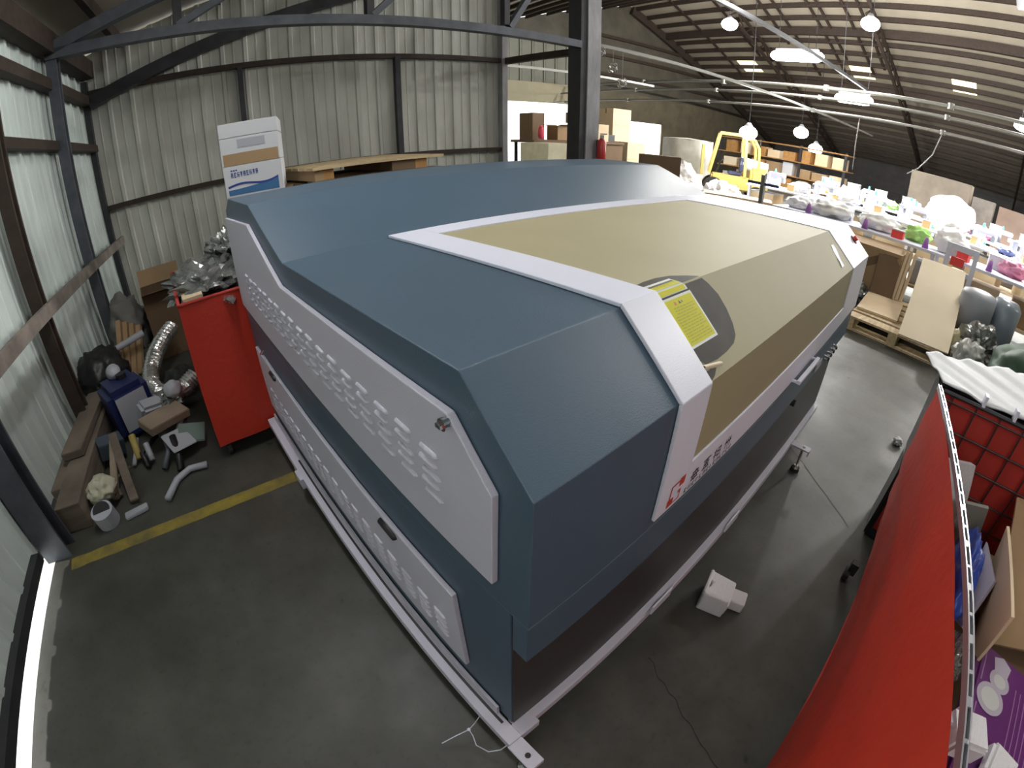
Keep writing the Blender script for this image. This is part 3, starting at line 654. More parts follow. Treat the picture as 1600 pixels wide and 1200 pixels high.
for i in range(len(P0)-1):
    for k in range(10):
        a = Vector(P0[i]).lerp(Vector(P0[i+1]), k/10); pts.append(a); rs.append(.062 + (.005 if k % 2 else -.003))
b.tube(pts, rs, 16); b.build('corrugated_hose', M_ALU, t, world=True)
t = thing('plastic_pipe', 'pale plastic pipe lying behind the blue canister', 'pipe', (-.9, 3.5, .3)); b = MB(); b.tube([(-1.12, 3.48, .27), (-.66, 3.62, .33)], .028, 12); b.build('tube', M_GREYP, t, world=True, smooth=True)
t = thing('carton_strip', 'folded tan cardboard strips beside the grey cloth bundle', 'cardboard', (-.85, 3.75, .2)); b = MB()
for k in range(4): b.beam((-.93+.05*k, 3.50+.03*k, .02), (-.85+.05*k, 3.86, .42-.03*k), .04, .05)
b.build('strips', M_CARD, t, world=True)
def bent(name, label, cat, pts, r, m, n=8):
    t = thing(name, label, cat, pts[0]); b = MB(); b.tube(pts, r, n); b.build('tube', m, t, world=True, smooth=True); return t
def slab(name, label, cat, c, s, rot, m, bev=.004, part='panel'):
    t = thing(name, label, cat, c); M = Matrix.Translation(Vector(c)) @ Euler(rot).to_matrix().to_4x4(); b = MB(); b.box(-s[0]/2, s[0]/2, -s[1]/2, s[1]/2, -s[2]/2, s[2]/2, M=M, bev=bev); b.build(part, m, t, world=True); return t
slab('wood_offcut', 'pale wooden block on the scrap heap near the red bin cart', 'offcut', (-.60, 2.40, .16), (.28, .16, .05), (.15, .1, .5), mat('pale_wood', (.26, .21, .15), .7, var=.25, scale=6))
slab('metal_plate', 'light metal plate lying on the scrap heap beside the caster', 'scrap', (-.55, 2.20, .10), (.15, .18, .006), (.2, .1, .35), M_GREYP)
slab('metal_plate', 'greenish metal plate leaning at the red cart corner', 'scrap', (-.47, 2.24, .09), (.16, .14, .012), (.3, .2, -.2), mat('green_metal', (.12, .17, .15), .5))
bent('curved_pipe', 'grey bent pipe on the floor in front of the scrap heap', 'pipe', [(-.44, 1.975, .02), (-.54, 2.0, .02), (-.62, 1.95, .02), (-.69, 1.82, .02)], .019, M_GREYP)
bent('cut_tube', 'short yellow tube standing in the scrap heap', 'tube', [(-.82, 2.29, .03), (-.83, 2.42, .12)], .022, mat('yellow_tube', (.42, .33, .10), .6))
bent('cut_tube', 'short white tube end beside the short yellow tube', 'tube', [(-.74, 2.22, .03), (-.75, 2.30, .10)], .018, M_GREYP)
slab('timber_offcut', 'narrow offcut leaning on the scrap heap below the yellow tube', 'offcut', (-.90, 2.16, .10), (.05, .50, .03), (.35, .1, .15), M_WOODG)
slab('timber_offcut', 'pale offcut beside the leaning narrow one', 'offcut', (-.96, 2.20, .09), (.04, .42, .03), (.3, .0, -.1), mat('pale_wood', (.4, .3, .2), .7))
slab('plastic_box', 'small dark blue plastic box in the scrap heap', 'box', (-.98, 2.44, .10), (.16, .12, .10), (.1, .2, .3), mat('slate_plastic', (.05, .07, .09), .5))
lump('rag', 'cream rag on the scrap heap near the timber end', 'rag', (-1.03, 2.02, .10), .08, (1.1, 1.1, .8), mat('cream_cloth', (.42, .41, .31), .8), .3, 7)
t = thing('pipe_ring', 'white plastic ring with a dark centre near the timber end', 'ring', (-1.03, 1.86, 0)); b = MB(); b.tube([(-1.03, 1.86, .01), (-1.03, 1.84, .10)], .062, 20); b.build('collar', M_GREYP, t, world=True); b = MB(); b.tube([(-1.03, 1.84, .101), (-1.03, 1.839, .103)], .048, 20); b.build('dark_core', M_BLACK, t, world=True)
slab('metal_bar', 'small pale bar lying on the floor beside the scrap heap', 'bar', (-.87, 1.84, .012), (.13, .05, .02), (0, 0, .1), M_GREYP)
slab('drill_body', 'grey machine part on the scrap heap near the plastic duct', 'scrap', (-.67, 2.55, .17), (.17, .12, .12), (.3, .2, .4), M_GREYP, .02)
lump('scrap_lump', 'pale crumpled metal piece between blue canister and red cart', 'scrap', (-.56, 2.58, .16), .085, (1.2, 1, .8), M_CRINK, .5, 12, smooth=False)
lump('scrap_lump', 'grey round motor casing under the foil duct', 'scrap', (-.50, 2.56, .24), .06, (1, 1, .9), M_GREYP, .08, 13)
random.seed(21)
lab = ['rusty pipe stub in the left scrap heap', 'grey lever arm in the left scrap heap', 'twisted cable piece near the rag', 'thin rod across the left scrap heap', 'dark hose piece near the floor line', 'bent bracket beside the white ring']
for k in range(6):
    x = -.95 + .09*k; y = 2.02 + .08*((k*7) % 4)
    bent('scrap_piece', lab[k], 'scrap', [(x, y, .02), (x+random.uniform(-.05, .08), y+.1, .06), (x+random.uniform(-.02, .12), y+.19, .05+.02*k)], .012+.002*k, [M_WOODG, M_GREYP, M_BLACK, M_STEEL, M_BLACK, M_GREYP][k])
# pallets and white cartons behind the machine
t = thing('pallet', 'wooden pallet raised level behind the machine, against the back wall', 'pallet', (1.2, 3.3, 1.2))
for k in range(6):
    b = MB(); b.box(.74, 1.80, 2.90+.182*k, 3.05+.182*k, 1.288, 1.308); b.build('top_board', M_WOOD, t, world=True)
for x0, x1, m in ((.76, .82, M_CARD), (.82, .90, M_WOODO), (1.36, 1.56, M_CARDD), (1.56, 1.66, M_WOODO)):
    b = MB(); b.box(x0, x1, 2.93, 3.9, 1.212, 1.287); b.build('block', m, t, world=True)
for y in (2.90, 3.78):
    b = MB(); b.box(.74, 1.80, y, y+.15, 1.19, 1.211); b.build('bottom_board', M_WOODG, t, world=True)
carton('tall_carton', 'big brown carton under the raised pallet behind the machine', 'box', (1.27, 3.42, 0), (1.0, .8, 1.188), 0, M_CARD)
def wcarton(label, z0, z1, brown=None, blue=None):
    X0, X1, Y0 = .215, .60, 2.92; W = X1-X0
    t = thing('paper_carton', label, 'box', (.40, 3.15, z0)); b = MB(); b.box(X0, X1, Y0, Y0+.46, z0, z1); b.build('body', M_WPAPER, t, world=True, bevel=.004)
    if brown: b = MB(); b.box(X0+.012, X1-.012, Y0-.0015, Y0-.0005, *brown); b.build('brown_band', M_CARD, t, world=True)
    if blue:
        b = MB(); b.grid(lambda i, j: Vector((X0+.02+(W-.05)*i, Y0-.002, z0+.015+j*(.036+.04*i*i))), 12, 1); b.build('blue_wave', M_BLUE2, t, world=True)
        b = MB(); b.grid(lambda i, j: Vector((X0+.02+(W-.05)*i, Y0-.0025, z0+.062+.014*math.sin(i*6)+.03*i*i+j*.014)), 12, 1); b.build('navy_wave', M_BLUE, t, world=True)
        b = MB(); x = X0+.05
        for k in range(9):
            za, zb = z0+.128+.0006*k, z0+.160+.0006*k
            for (p, q, r_, w_) in (((0, .004, 0, 1), (0, .013, .8, 1), (0, .010, .42, .58), (0, .013, 0, .2)), ((0, .004, 0, 1), (.009, .013, 0, 1), (0, .013, .8, 1), (.004, .009, .4, .6)), ((.0045, .0085, 0, 1), (0, .013, .8, 1), (.002, .004, .3, .8), (.009, .011, .3, .8)), ((0, .004, 0, 1), (.009, .013, 0, .5), (0, .013, .42, .58), (.006, .013, .85, 1)))[(k*3+1) % 4:(k*3+1) % 4+1]:
                for g in (p, q, r_, w_): b.box(x+g[0], x+g[1], Y0-.003, Y0-.002, za+(zb-za)*g[2], za+(zb-za)*g[3])
            x += .0205
        for k in range(3): b.box(X0+.05+.016*k, X0+.061+.016*k, Y0-.003, Y0-.002, z0+.170, z0+.179)
        b.build('blue_lettering', M_BLUE, t, world=True)
    return t
wcarton('white carton with blue wave print behind the machine corner, lowest one showing', 1.205, 1.41, blue=True)
t2 = wcarton('white carton with a brown band, middle of the stack behind the machine', 1.412, 1.590, brown=(1.412, 1.488))
b = MB(); b.box(.33, .51, 2.917, 2.9185, 1.52, 1.575); b.build('grey_label', M_GREYP, t2, world=True)
wcarton('plain white carton topmost of the stack behind the machine', 1.592, 1.685)
for o_ in [o for o in COL.objects if o.name.startswith('paper_carton')]: o_.rotation_euler = (0, 0, -.30)
carton('tall_carton', 'plain brown carton standing under the white cartons behind the machine', 'box', (.44, 3.18, 0), (.44, .40, 1.203), -.30, M_CARD)
# polystyrene block on the floor, paper scraps
t = thing('polystyrene_block', 'broken white polystyrene packing corner lying on the floor before the machine', 'packing', (.85, -.1, 0), .25)
b = MB(); b.prism([(-.062, -.05), (.055, -.05), (.062, .05), (.02, .055), (.012, .035), (-.01, .04), (-.03, .055), (-.058, .052)], .025, .085, axis='z', M=Matrix.Rotation(.1, 4, 'X'))
b.box(-.062, .058, .035, .05, .0, .10); b.box(-.062, -.045, -.05, .05, .0, .10); b.box(-.01, .055, -.115, -.045, 0, .05); b.build('block', M_STYRO, t, bevel=.006)
lump('paper_scrap', 'small crumpled white paper on the floor by the far end of the right cart', 'paper', (2.60, -.52, .02), .03, (1, 1, .8), M_STYRO, .5, 3)
# ================================================================== RIGHT: RED CART WITH PACKING WASTE
T2 = thing('red_bin_cart', 'long red-sided bin cart with metal top rail along the right of the picture', 'cart', (.75, -1.0, 0))
C2 = dict(parent=T2, world=True)
def rim(x): return Vector((x, -.497 - (1.53-x)*.116 - .06*max(0, .5-x), .80))
def side(i, j):
    x = -.55 + 2.12*i; r = rim(x); bt = Vector((x, -.545 - .02*math.sin(x*2), .10)); p = r.lerp(bt, j)
    p.y += .020*math.sin(PI*j)*(1+.4*math.sin(x*5)) + .0045*math.sin(x*2.2 + j*24)*math.sin(PI*j) + .003*math.sin(x*17 + j*5)*j*(1-.5*j) ; return p
b = MB(); b.grid(side, 90, 14); b.build('vinyl_side', M_VINYL, smooth=True, **C2)
b = MB(); b.grid(lambda i, j: Vector((1.58, -.52-.85*i, .80-.70*j)), 6, 6); b.grid(lambda i, j: Vector((-.55+2.13*i, -1.42, .80-.70*j)), 8, 6); b.grid(lambda i, j: Vector((-.55, -.76-.65*i, .80-.70*j)), 4, 4); b.grid(lambda i, j: Vector((-.55+2.13*i, -.56-.86*j, .10)), 8, 6)
b.build('liner', M_VINYLD, **C2)
# wire grid inside
b = MB()
for k in range(9): y = -.56-.10*k; b.tube([(1.562, y, .12), (1.562, y, .79)], .004, 6)
for k in range(7): z = .14+.105*k; b.tube([(1.562, -.53, z), (1.562, -1.40, z)], .004, 6)
for k in range(20): x = -.5+.105*k; b.tube([(x, -1.405, .12), (x, -1.405, .79)], .004, 6)
for k in range(7): z = .14+.105*k; b.tube([(-.5, -1.403, z), (1.56, -1.403, z)], .004, 6)
b.build('wire_grid', M_MESHW, **C2)
# top rail: slotted aluminium channel
b = MB(); a0 = rim(-.5); a1 = rim(1.56); d = (a1-a0).normalized(); nn = Vector((-d.y, d.x, 0))
for s in (-1, 1): b.beam(a0+nn*s*.0055+Vector((0, 0, .006)), a1+nn*s*.0055+Vector((0, 0, .006)), .0035, .018)
L = (a1-a0).length; k = 0; x = .02
while x < L:
    b.beam(a0+d*x+Vector((0, 0, .012)), a0+d*(x+(.008 if k % 2 else .020))+Vector((0, 0, .012)), .008, .004); x += .066; k += 1
b.build('slotted_top_rail', M_ALUR, **C2)
b = MB(); b.beam(a0+Vector((0, 0, -.004)), a1+Vector((0, 0, -.004)), .009, .004); b.build('rail_core', M_STEELD, **C2)
b = MB(); b.tube([(1.575, -.52, .795), (1.575, -1.40, .795)], .009, 8); b.tube([(1.575, -1.41, .795), (-.55, -1.41, .795)], .009, 8); b.build('rim_tube', M_STEELD, **C2)
for x in (1.32, -.3):
    b = MB(); y = -.50; b.tube([(x, y-.012, .03), (x, y+.012, .03)], .03, 18); b.box(x-.016, x+.016, y-.03, y+.005, .04, .10); b.build('caster', M_RUBBER, **C2)
b = MB(); b.box(1.90-.32, 1.90-.30, -.53, -.515, .30, .36); b.build('white_tag', M_LINER, **C2)
# foam sheet draped over the crates at the far end
t = thing('foam_sheet', 'white foam sheet draped at the far end of the long red cart', 'foam sheet', (1.85, -1.0, .76))
b = MB()
def foam(i, j):
    y = -.505 + .085*j - 1.25*i; x1 = 1.89 + .62*(-y-.425); x = 1.595 + (x1-1.595)*j; q = x*1.2 - y
    z = .812 + .007*math.sin(q*21) + .003*math.sin(q*47+x*5)
    return Vector((x, y, z))
b.grid(foam, 90, 24); b.build('sheet', M_FOAM, t, world=True, smooth=True, solid=.008)
t = thing('black_crate_stack', 'black crates under the white foam sheet past the red cart', 'crate', (1.9, -1.1, 0))
b = MB(); b.box(1.64, 1.88, -1.70, -.50, 0, .39, bev=.01); b.build('lower_crate', M_BLACK, t, world=True)
b = MB(); b.box(1.64, 1.88, -1.70, -.50, .392, .785, bev=.01); b.build('upper_crate', M_BLACK, t, world=True)
for k in range(3):
    b = MB(); y = -.68-.13*k; b.box(1.568, 1.606, y-.006, y+.006, .80, .842); tag(b.build('rail_clip', M_WHITE), 'small white clip holding the foam sheet edge to the cart rim, %s one' % ('leftmost', 'middle', 'rightmost')[k], 'clip', 'white clips on the foam sheet edge')
# contents of the cart
def quad(name, label, cat, pts, th, m, part='panel'):
    t = thing(name, label, cat, pts[3]); b = MB(); P = [Vector(p) for p in pts]; n = (P[1]-P[0]).cross(P[3]-P[0]).normalized()*th
    b._add(P + [p+n for p in P], [(0, 1, 2, 3), (7, 6, 5, 4), (0, 4, 5, 1), (1, 5, 6, 2), (2, 6, 7, 3), (3, 7, 4, 0)]); b.build(part, m, t, world=True); return t
quad('polystyrene_sheet', 'white polystyrene board standing in the long red cart, nearest its far end', 'packing', [(1.34, -.59, .66), (1.445, -.73, .64), (1.41, -.83, .30), (1.29, -.68, .30)], .03, M_STYRO)
quad('grey_board', 'greyish board behind the white board in the long red cart', 'board', [(1.27, -.70, .58), (1.32, -.82, .58), (1.47, -.92, .30), (1.42, -.82, .30)], .012, mat('grey_board_mat', (.30, .31, .27), .7))
lump('blue_bag', 'blue plastic bag crumpled between boards in the long red cart', 'bag', (1.10, -.80, .44), .15, (1.25, .32, .85), mat('royal_blue_film', (.03, .07, .36), .3), .3, 4)
quad('polystyrene_sheet', 'lilac-white board edge beside the blue bag', 'packing', [(1.23, -.85, .52), (1.06, -.89, .52), (.92, -.85, .42), (1.02, -.82, .36)], .01, M_LILAC)
quad('cardboard_sheet', 'folded brown cardboard standing inside the long red cart, upright edge showing', 'cardboard', [(1.24, -.88, .60), (.84, -.90, .60), (.84, -.93, .36), (1.24, -.94, .36)], .010, M_CARDP)
quad('cardboard_sheet', 'wide brown cardboard sheet filling the back of the long red cart', 'cardboard', [(1.50, -.95, .58), (1.54, -1.38, .62), (.98, -1.38, .52), (.94, -.95, .40)], .010, M_CARD)
quad('cardboard_sheet', 'dark cardboard lying above the purple package in the long red cart', 'cardboard', [(1.16, -.93, .385), (1.0, -1.36, .40), (.56, -1.36, .385), (.80, -.93, .365)], .006, M_CARDD)
carton('crushed_carton', 'crushed brown carton under the waste in the long red cart', 'box', (.70, -1.06, .112), (.95, .55, .24), 0, M_CARDD)
carton('crushed_carton', 'tan carton under the boards at the far end of the long red cart', 'box', (1.37, -1.02, .112), (.34, .5, .18), 0, M_CARD)
t = thing('purple_package', 'purple printed package with white oval badge in the long red cart', 'package', (.68, -1.03, .36), .0)
MP = Matrix.Translation(Vector((.66, -1.03, .42))) @ Euler((.10, .04, -.10)).to_matrix().to_4x4()
b = MB(); b.box(-.25, .25, -.16, .125, -.055, .0, M=MP, bev=.012); b.build('pack', M_PURPLE, t, world=True)
b = MB()
def disc(b, cx, cy, r, h=.002, n=24, ry=None): fan(b, [MP @ Vector((cx+r*math.cos(2*PI*k/n), cy+(ry or r)*math.sin(2*PI*k/n), h)) for k in range(n)])
disc(b, .062, .055, .052); disc(b, .140, .035, .040, .0022); b.prism([(.165, .01), (.215, .0), (.235, .035), (.215, .07), (.165, .06)], .0015, .0024, axis='z', M=MP); b.build('white_badge', M_LILAC, t, world=True)
b = MB(); disc(b, .062, .055, .036, .003); disc(b, .140, .035, .024, .003); b.build('badge_print', M_LINER, t, world=True)
b = MB()
for k in range(6): b.box(-.16+.012*k, .16, -.135+.020*k, -.132+.020*k, .0005, .0016, M=MP)
b.box(.10, .22, .100, .104, .0005, .0016, M=MP); b.box(-.10, .02, .095, .099, .0005, .0016, M=MP)
for k in range(10): b.box(-.22+.018*k, -.208+.018*k, -.150, -.138, .0005, .0018, M=MP)
b.build('pale_print', M_PURPL2, t, world=True)
slab('foam_block', 'white foam block low in the long red cart beside the purple package', 'packing', (.545, -.90, .465), (.105, .105, .07), (.12, .05, .25), M_STYRO, .010)
slab('foam_block', 'long white foam strip at the bottom edge of the picture in the cart', 'packing', (.52, -1.03, .45), (.10, .10, .04), (.15, .0, -.2), M_STYRO, .010)
slab('foam_block', 'lilac-grey film-covered block above the white foam block', 'packing', (.545, -.815, .43), (.06, .06, .12), (.1, .1, .3), M_LILAC, .010)
lump('film_scrap', 'clear crumpled film in the long red cart below the rail', 'plastic film', (.80, -.83, .40), .07, (1.3, .7, .8), M_CRINK, .5, 8, smooth=False)

# ================================================================== PALLET, LEANING CARTON, DRUM PAST THE MACHINE
t = thing('pallet', 'pale wooden pallet on the floor past the right end of the machine', 'pallet', (5.1, -.3, 0), -.10)
MPa = Matrix.Rotation(.0, 4, 'Z')
for k in range(6):
    b = MB(); b.box(-.72+.25*k, -.54+.25*k, -.5, .5, .118, .138); b.build('top_board', M_WOOD, t)
for y in (-.45, 0, .45):
    b = MB(); b.box(-.72, .71, y-.045, y+.045, .02, .117); b.build('stringer', M_WOOD, t)
for k in (0, 2, 5):
    b = MB(); b.box(-.72+.25*k, -.54+.25*k, -.5, .5, 0, .019); b.build('bottom_board', M_WOOD, t)
t = thing('flattened_carton', 'large cream flattened carton leaning on the pallet past the machine', 'cardboard', (4.9, -.5, .15))
b = MB(); b.grid(lambda i, j: Vector((4.33+1.22*j, -.27-.50*i-.02*j, .16+.57*j + .02*math.sin(3*j))), 4, 10); b.build('panel', M_CARDL, t, world=True, solid=.014)
t = thing('flattened_carton', 'pinkish flat carton lying on the left part of the pallet', 'cardboard', (5.0, -.1, .15)); b = MB(); b.box(4.75, 5.60, -.22, .22, .142, .165); b.build('panel', M_CARDP, t, world=True)
tt = carton('long_carton', 'long brown carton with a dark band, beyond the machine right end', 'box', (6.15, .52, 0), (.7, 1.25, .66), PHI, M_CARD)
b = MB(); M = Matrix.Identity(4); b.prism([(-.60, .62), (-.42, .62), (.40, .18), (.24, .14)], -.353, -.351, axis='x'); b.build('dark_band', M_CARDD, tt)
t = thing('shrink_wrap', 'clear shrink wrap crumpled at the left end of the pallet', 'plastic film', (5.9, .30, .0)); b = MB(); b.ball((5.62, .36, .12), .13, 3, .5, 3, (1, 1, .9), seed=3); b.build('film', M_CRINK, t, world=True)
slab('cardboard_strip', 'dark carton pieces standing left of the leaning flattened carton', 'cardboard', (5.72, .08, .36), (.10, .28, .5), (0, .2, .1), M_CARDD)
t = thing('tan_tube_bundle', 'bundle of tan cardboard edges beside the flattened carton', 'cardboard', (5.7, -.1, .2)); b = MB()
for k in range(4): b.beam((5.66+.03*k, -.02-.05*k, .15), (5.9, -.05-.05*k, .70), .03, .045)
b.build('edges', M_CARDP, t, world=True)
t = thing('grey_drum', 'rounded grey padded drum standing beside the flattened carton', 'drum', (5.25, -1.0, 0))
b = MB(); b.tube([(5.05, -.95, .30), (5.06, -.952, .62), (5.06, -.952, .66), (5.06, -.952, .68)], [.19, .19, .17, .10], 24); b.build('body', M_GREYP, t, world=True, smooth=True)
t = thing('grey_drum', 'second grey drum wrapped in clear film, right of the padded one', 'drum', (5.3, -1.3, 0)); b = MB(); b.tube([(5.25, -1.28, .0), (5.25, -1.28, .60), (5.25, -1.28, .66)], [.17, .17, .12], 24); b.build('body', mat('slate_film', (.22, .26, .30), .25, bump=.6, bscale=10), t, world=True, smooth=True)
b = MB(); b.box(4.86, 5.26, -1.14, -.76, 0, .30, bev=.02); tag(b.build('plinth_box', M_CARDD), 'dark box under the padded grey drum', 'box')
lump('clear_bag', 'clear plastic bag with shiny folds in front of the grey drums', 'bag', (4.65, -1.02, .22), .22, (1, .9, 1), M_CRINK, .45, 3, smooth=False)
lump('clear_bag', 'pale film bag between flattened carton and green tarp', 'bag', (4.35, -.95, .18), .16, (1, .9, 1), mat('pale_film', (.45, .46, .43), .25, bump=.8, bscale=14, var=.3), .4, 5)
lump('blue_cloth', 'bright blue cloth tucked below the clear bags', 'cloth', (3.92, -.88, .14), .075, (1, 1.1, 1), M_BLUEC, .3, 5)
lump('yellow_bag', 'pale yellow bag at the right side of the flattened carton', 'bag', (4.62, -.83, .20), .11, (1, .8, 1.4), mat('straw_film', (.55, .50, .30), .5), .25, 2)
lump('green_tarp', 'dark green tarp bundle at the right edge above the foam sheet', 'tarp', (4.1, -1.55, .28), .42, (1, 1, .75), M_GREENT, .25, 3, 1.6)
lump('green_tarp', 'smaller fold of green tarp left of the big bundle', 'tarp', (3.75, -1.12, .12), .2, (1, 1, .7), M_GREENT, .3, 8, 2)
# ================================================================== WORK BENCHES
def bench(u0, u1, v0, v1, z, label, legs=True, shelf=True):
    t = thing('work_bench', label, 'bench', B((u0+u1)/2, (v0+v1)/2), PHI); hu = (u1-u0)/2; hv = (v1-v0)/2
    b = MB(); b.box(-hu, hu, -hv, hv, z-.035, z); b.build('bench_top', M_WHITE, t, bevel=.004)
    for sx in (-1, 1):
        for sy in (-1, 0, 1):
            b = MB(); b.box(sx*(hu-.06)-.025, sx*(hu-.06)+.025, sy*(hv-.06)-.025, sy*(hv-.06)+.025, 0, z-.036); b.build('leg', M_WHITE, t)
    if shelf: b = MB(); b.box(-hu+.04, hu-.04, -hv+.04, hv-.04, .22, .25); b.build('shelf', M_CARDP, t)
    return t
bench(6.34, 7.05, -1.9, 2.85, .75, 'white topped bench nearest the machine, running to the right edge')
bench(9.0, 9.8, -2.2, 4.8, .80, 'second white bench row behind the nearest one')
bench(11.4, 12.2, -2.0, 4.4, .80, 'third white bench row, deepest of the three')
random.seed(11)
def machine_head(u, v, z, rz, label, group=None, proto=[None]):
    if proto[0] is None:
        t = thing('sewing_machine', label, 'sewing machine', B(u, v, z), rz, group)
        b = MB(); b.box(-.10, .10, -.24, .24, .001, .035, bev=.006); b.build('bed', M_WHITE, t)
        b = MB(); b.box(-.06, .06, .12, .22, .036, .30, bev=.015); b.box(-.05, .05, -.20, .20, .22, .32, bev=.02); b.build('arm', M_WHITE, t)
        b = MB(); b.box(-.04, .04, -.20, -.12, .12, .22, bev=.008); b.build('needle_head', M_GREYP, t)
        b = MB(); b.tube([(0, .225, .2), (0, .255, .2)], .06, 16); b.build('hand_wheel', M_BLACK, t)
        b = MB(); b.tube([(0, .05, .32), (0, .05, .40)], [.03, .018], 10); b.build('thread_cone', mat('teal_thread', (.08, .35, .30), .7), t)
        proto[0] = t; return t
    o = copy_tree(proto[0]); o.location = B(u, v, z); o.rotation_euler = (0, 0, rz); o['label'] = label; o['group'] = group; return o
G = 'sewing machines along the benches'
ORD = ['first', 'second', 'third', 'fourth', 'fifth', 'sixth', 'seventh']
for k, v in enumerate((4.3, 3.2, 2.1, 1.3, .02, -.85, -1.85)): machine_head(9.4, v, .80, PHI + random.uniform(-.3, .3), 'white sewing machine on the second bench row, %s from the left' % ORD[k], G + ', second row')
for k, v in enumerate((3.9, 2.9, 1.85, -.3, -1.45)): machine_head(11.8, v, .80, PHI + random.uniform(-.3, .3), 'white sewing machine on the third bench row, %s from the left' % ORD[k], G + ', third row')
FC = [(6.7, 2.58, .16, (1, 1.2, .6), M_FABW, 'heap of white cloth at the left end of the nearest bench'),
      (6.7, 2.05, .24, (1, 1.3, .55), M_FABW, 'broad heap of white cloth on the nearest bench above the lid corner'),
      (6.75, 1.35, .20, (1, 1.4, .6), M_FABW, 'low white cloth heap in the middle of the nearest bench'),
      (6.85, .80, .17, (1, 1.1, .7), M_GREEN, 'green cloth bundle on the nearest bench'),
      (6.7, .30, .18, (.9, 1.2, .9), M_FABW, 'tall white cloth pile on the nearest bench'),
      (6.8, -.55, .15, (1, 1.2, .7), M_PINK, 'pink cloth on the nearest bench towards the right'),
      (6.7, -1.1, .2, (1, 1.3, .7), M_FABW, 'white cloth heap at the right edge on the nearest bench')]
for u, v, r, sc, m, lab in FC: lump('cloth_pile', lab, 'cloth', tuple(B(u, v, .75 + r*sc[2]*.8)), r, sc, m, .35, u+v, 2.5)
for u, v, r, m, lab in ((9.4, 3.75, .17, M_FABW, 'white cloth between sewing machines, left on the second bench'), (9.35, 2.66, .17, M_FABW, 'white cloth heap, middle of the second bench'), (9.4, .66, .24, M_FABW, 'big bright white bundle on the second bench'),
                        (9.35, -.42, .12, M_NAVY, 'dark navy cloth on the second bench'), (9.4, -1.3, .16, mat('coral_cloth', (.70, .10, .07), .7), 'coral red cloth on the second bench'),
                        (11.8, 3.4, .22, M_FABW, 'white cloth at the left of the third bench'), (11.8, 2.38, .16, M_GREEN, 'lime green cloth on the third bench'), (11.8, .2, .2, M_PINK, 'pale pink bundle on the third bench'),
                        (11.8, -.8, .2, M_FABW, 'white cloth at the right of the third bench')):
    lump('cloth_pile', lab, 'cloth', tuple(B(u, v, .80 + r*.7*.8)), r, (1, 1.3, .7), m, .35, u*2+v, 2.5)
t = thing('white_square_frame', 'white square framed stand at the nearest bench, right of the leaning carton', 'stand', B(6.15, .10), PHI)
b = MB(); b.box(-.03, .03, -.20, -.14, 0, .95); b.box(-.03, .03, .14, .20, 0, .95); b.box(-.03, .03, -.14, .14, .88, .95); b.box(-.03, .03, -.14, .14, .60, .66); b.build('frame', M_WHITE, t, bevel=.004)
b = MB(); b.box(-.02, .02, -.05, .12, .70, .80); b.build('red_box', mat('signal_red', (.75, .06, .05), .5), t)
for k in range(7):
    lab = ['pale carton under the nearest bench, leftmost', 'brown carton under the nearest bench, second from the left', 'cream carton under the nearest bench below the tall cloth pile', 'white carton under the nearest bench, fourth along', 'pinkish carton under the nearest bench towards the right', 'tan carton under the nearest bench near the right edge', 'last carton under the nearest bench at the right edge'][k]
    carton('bench_carton', lab, 'box', tuple(B(6.70, 2.5-.68*k, .255)), (.4, .5, .3), PHI, [M_CARDP, M_CARD, M_CARDL, M_WPAPER, M_CARDP, M_CARD, M_CARDL][k])
t = thing('blue_upright', 'slim pale upright standing at the left end of the nearest bench', 'post', B(6.3, 3.02), PHI); b = MB(); b.box(-.03, .03, -.03, .03, 0, 1.15); b.build('post', M_PIPE, t); b = MB(); b.box(-.02, .02, -.25, .25, 1.0, 1.04); b.build('navy_bar', M_NAVY, t)
# goods behind the benches
def wrapped(label, u, v, s, m, z0=0.):
    return carton('wrapped_pallet_load', label, 'pallet load', tuple(B(u, v, z0)), s, PHI, m)
wrapped('tan pallet load behind the third bench, wrapped in film', 13.2, 1.45, (.9, 1.5, 1.85), mat('film_tan', (.42, .36, .29), .4, var=.2, scale=3))
wrapped('film-covered pallet load right of the tan one', 13.3, .35, (.9, .55, 1.62), mat('film_grey', (.48, .45, .40), .35, var=.3, scale=4))
wrapped('pinkish brown carton load near the right edge of the picture', 13.2, -.43, (.9, .78, 1.58), mat('pink_card', (.52, .38, .30), .6, var=.15, scale=2))
wrapped('brown carton load cut by the right edge of the picture', 13.2, -1.35, (.9, .8, 1.40), M_CARD)
lump('white_bundle', 'large white bundle with purple print before the tan pallet load', 'bundle', tuple(B(11.75, .95, .8+.30)), .38, (.8, 1.5, 1), M_FABW, .2, 3, 2)
t = thing('stock_rack', 'far shelf rack of cartons left of the dark far wall', 'rack', B(20, 9), PHI)
for v in (6.2, 8.2, 10.2, 12.2):
    b = MB(); b.box(19.52, 19.60, v-.05, v+.05, 0, 2.1, M=MBD); b.build('post', M_STEELD, t, world=True)
for z in (.1, .75, 1.4, 2.05):
    b = MB(); b.box(19.5, 20.5, 6.1, 12.3, z-.04, z, M=MBD); b.build('shelf', M_WOODO, t, world=True)
random.seed(5)
for k in range(24):
    r, c = k//8, k % 8; ms = [M_CARDP, M_CARD, M_CARDL, M_WOODO, M_WPAPER]
    nm = ['lowest', 'middle', 'upper'][r]; cl = ['first', 'second', 'third', 'fourth', 'fifth', 'sixth', 'seventh', 'eighth'][c]
    carton('rack_carton', '%s shelf carton, %s from the right in the far rack' % (nm, cl), 'box', tuple(B(20, 6.55+.74*c, .102+.65*r)), (.7, random.uniform(.4, .66), random.uniform(.32, .56)), PHI, ms[random.randrange(5)], group='cartons in the far rack')
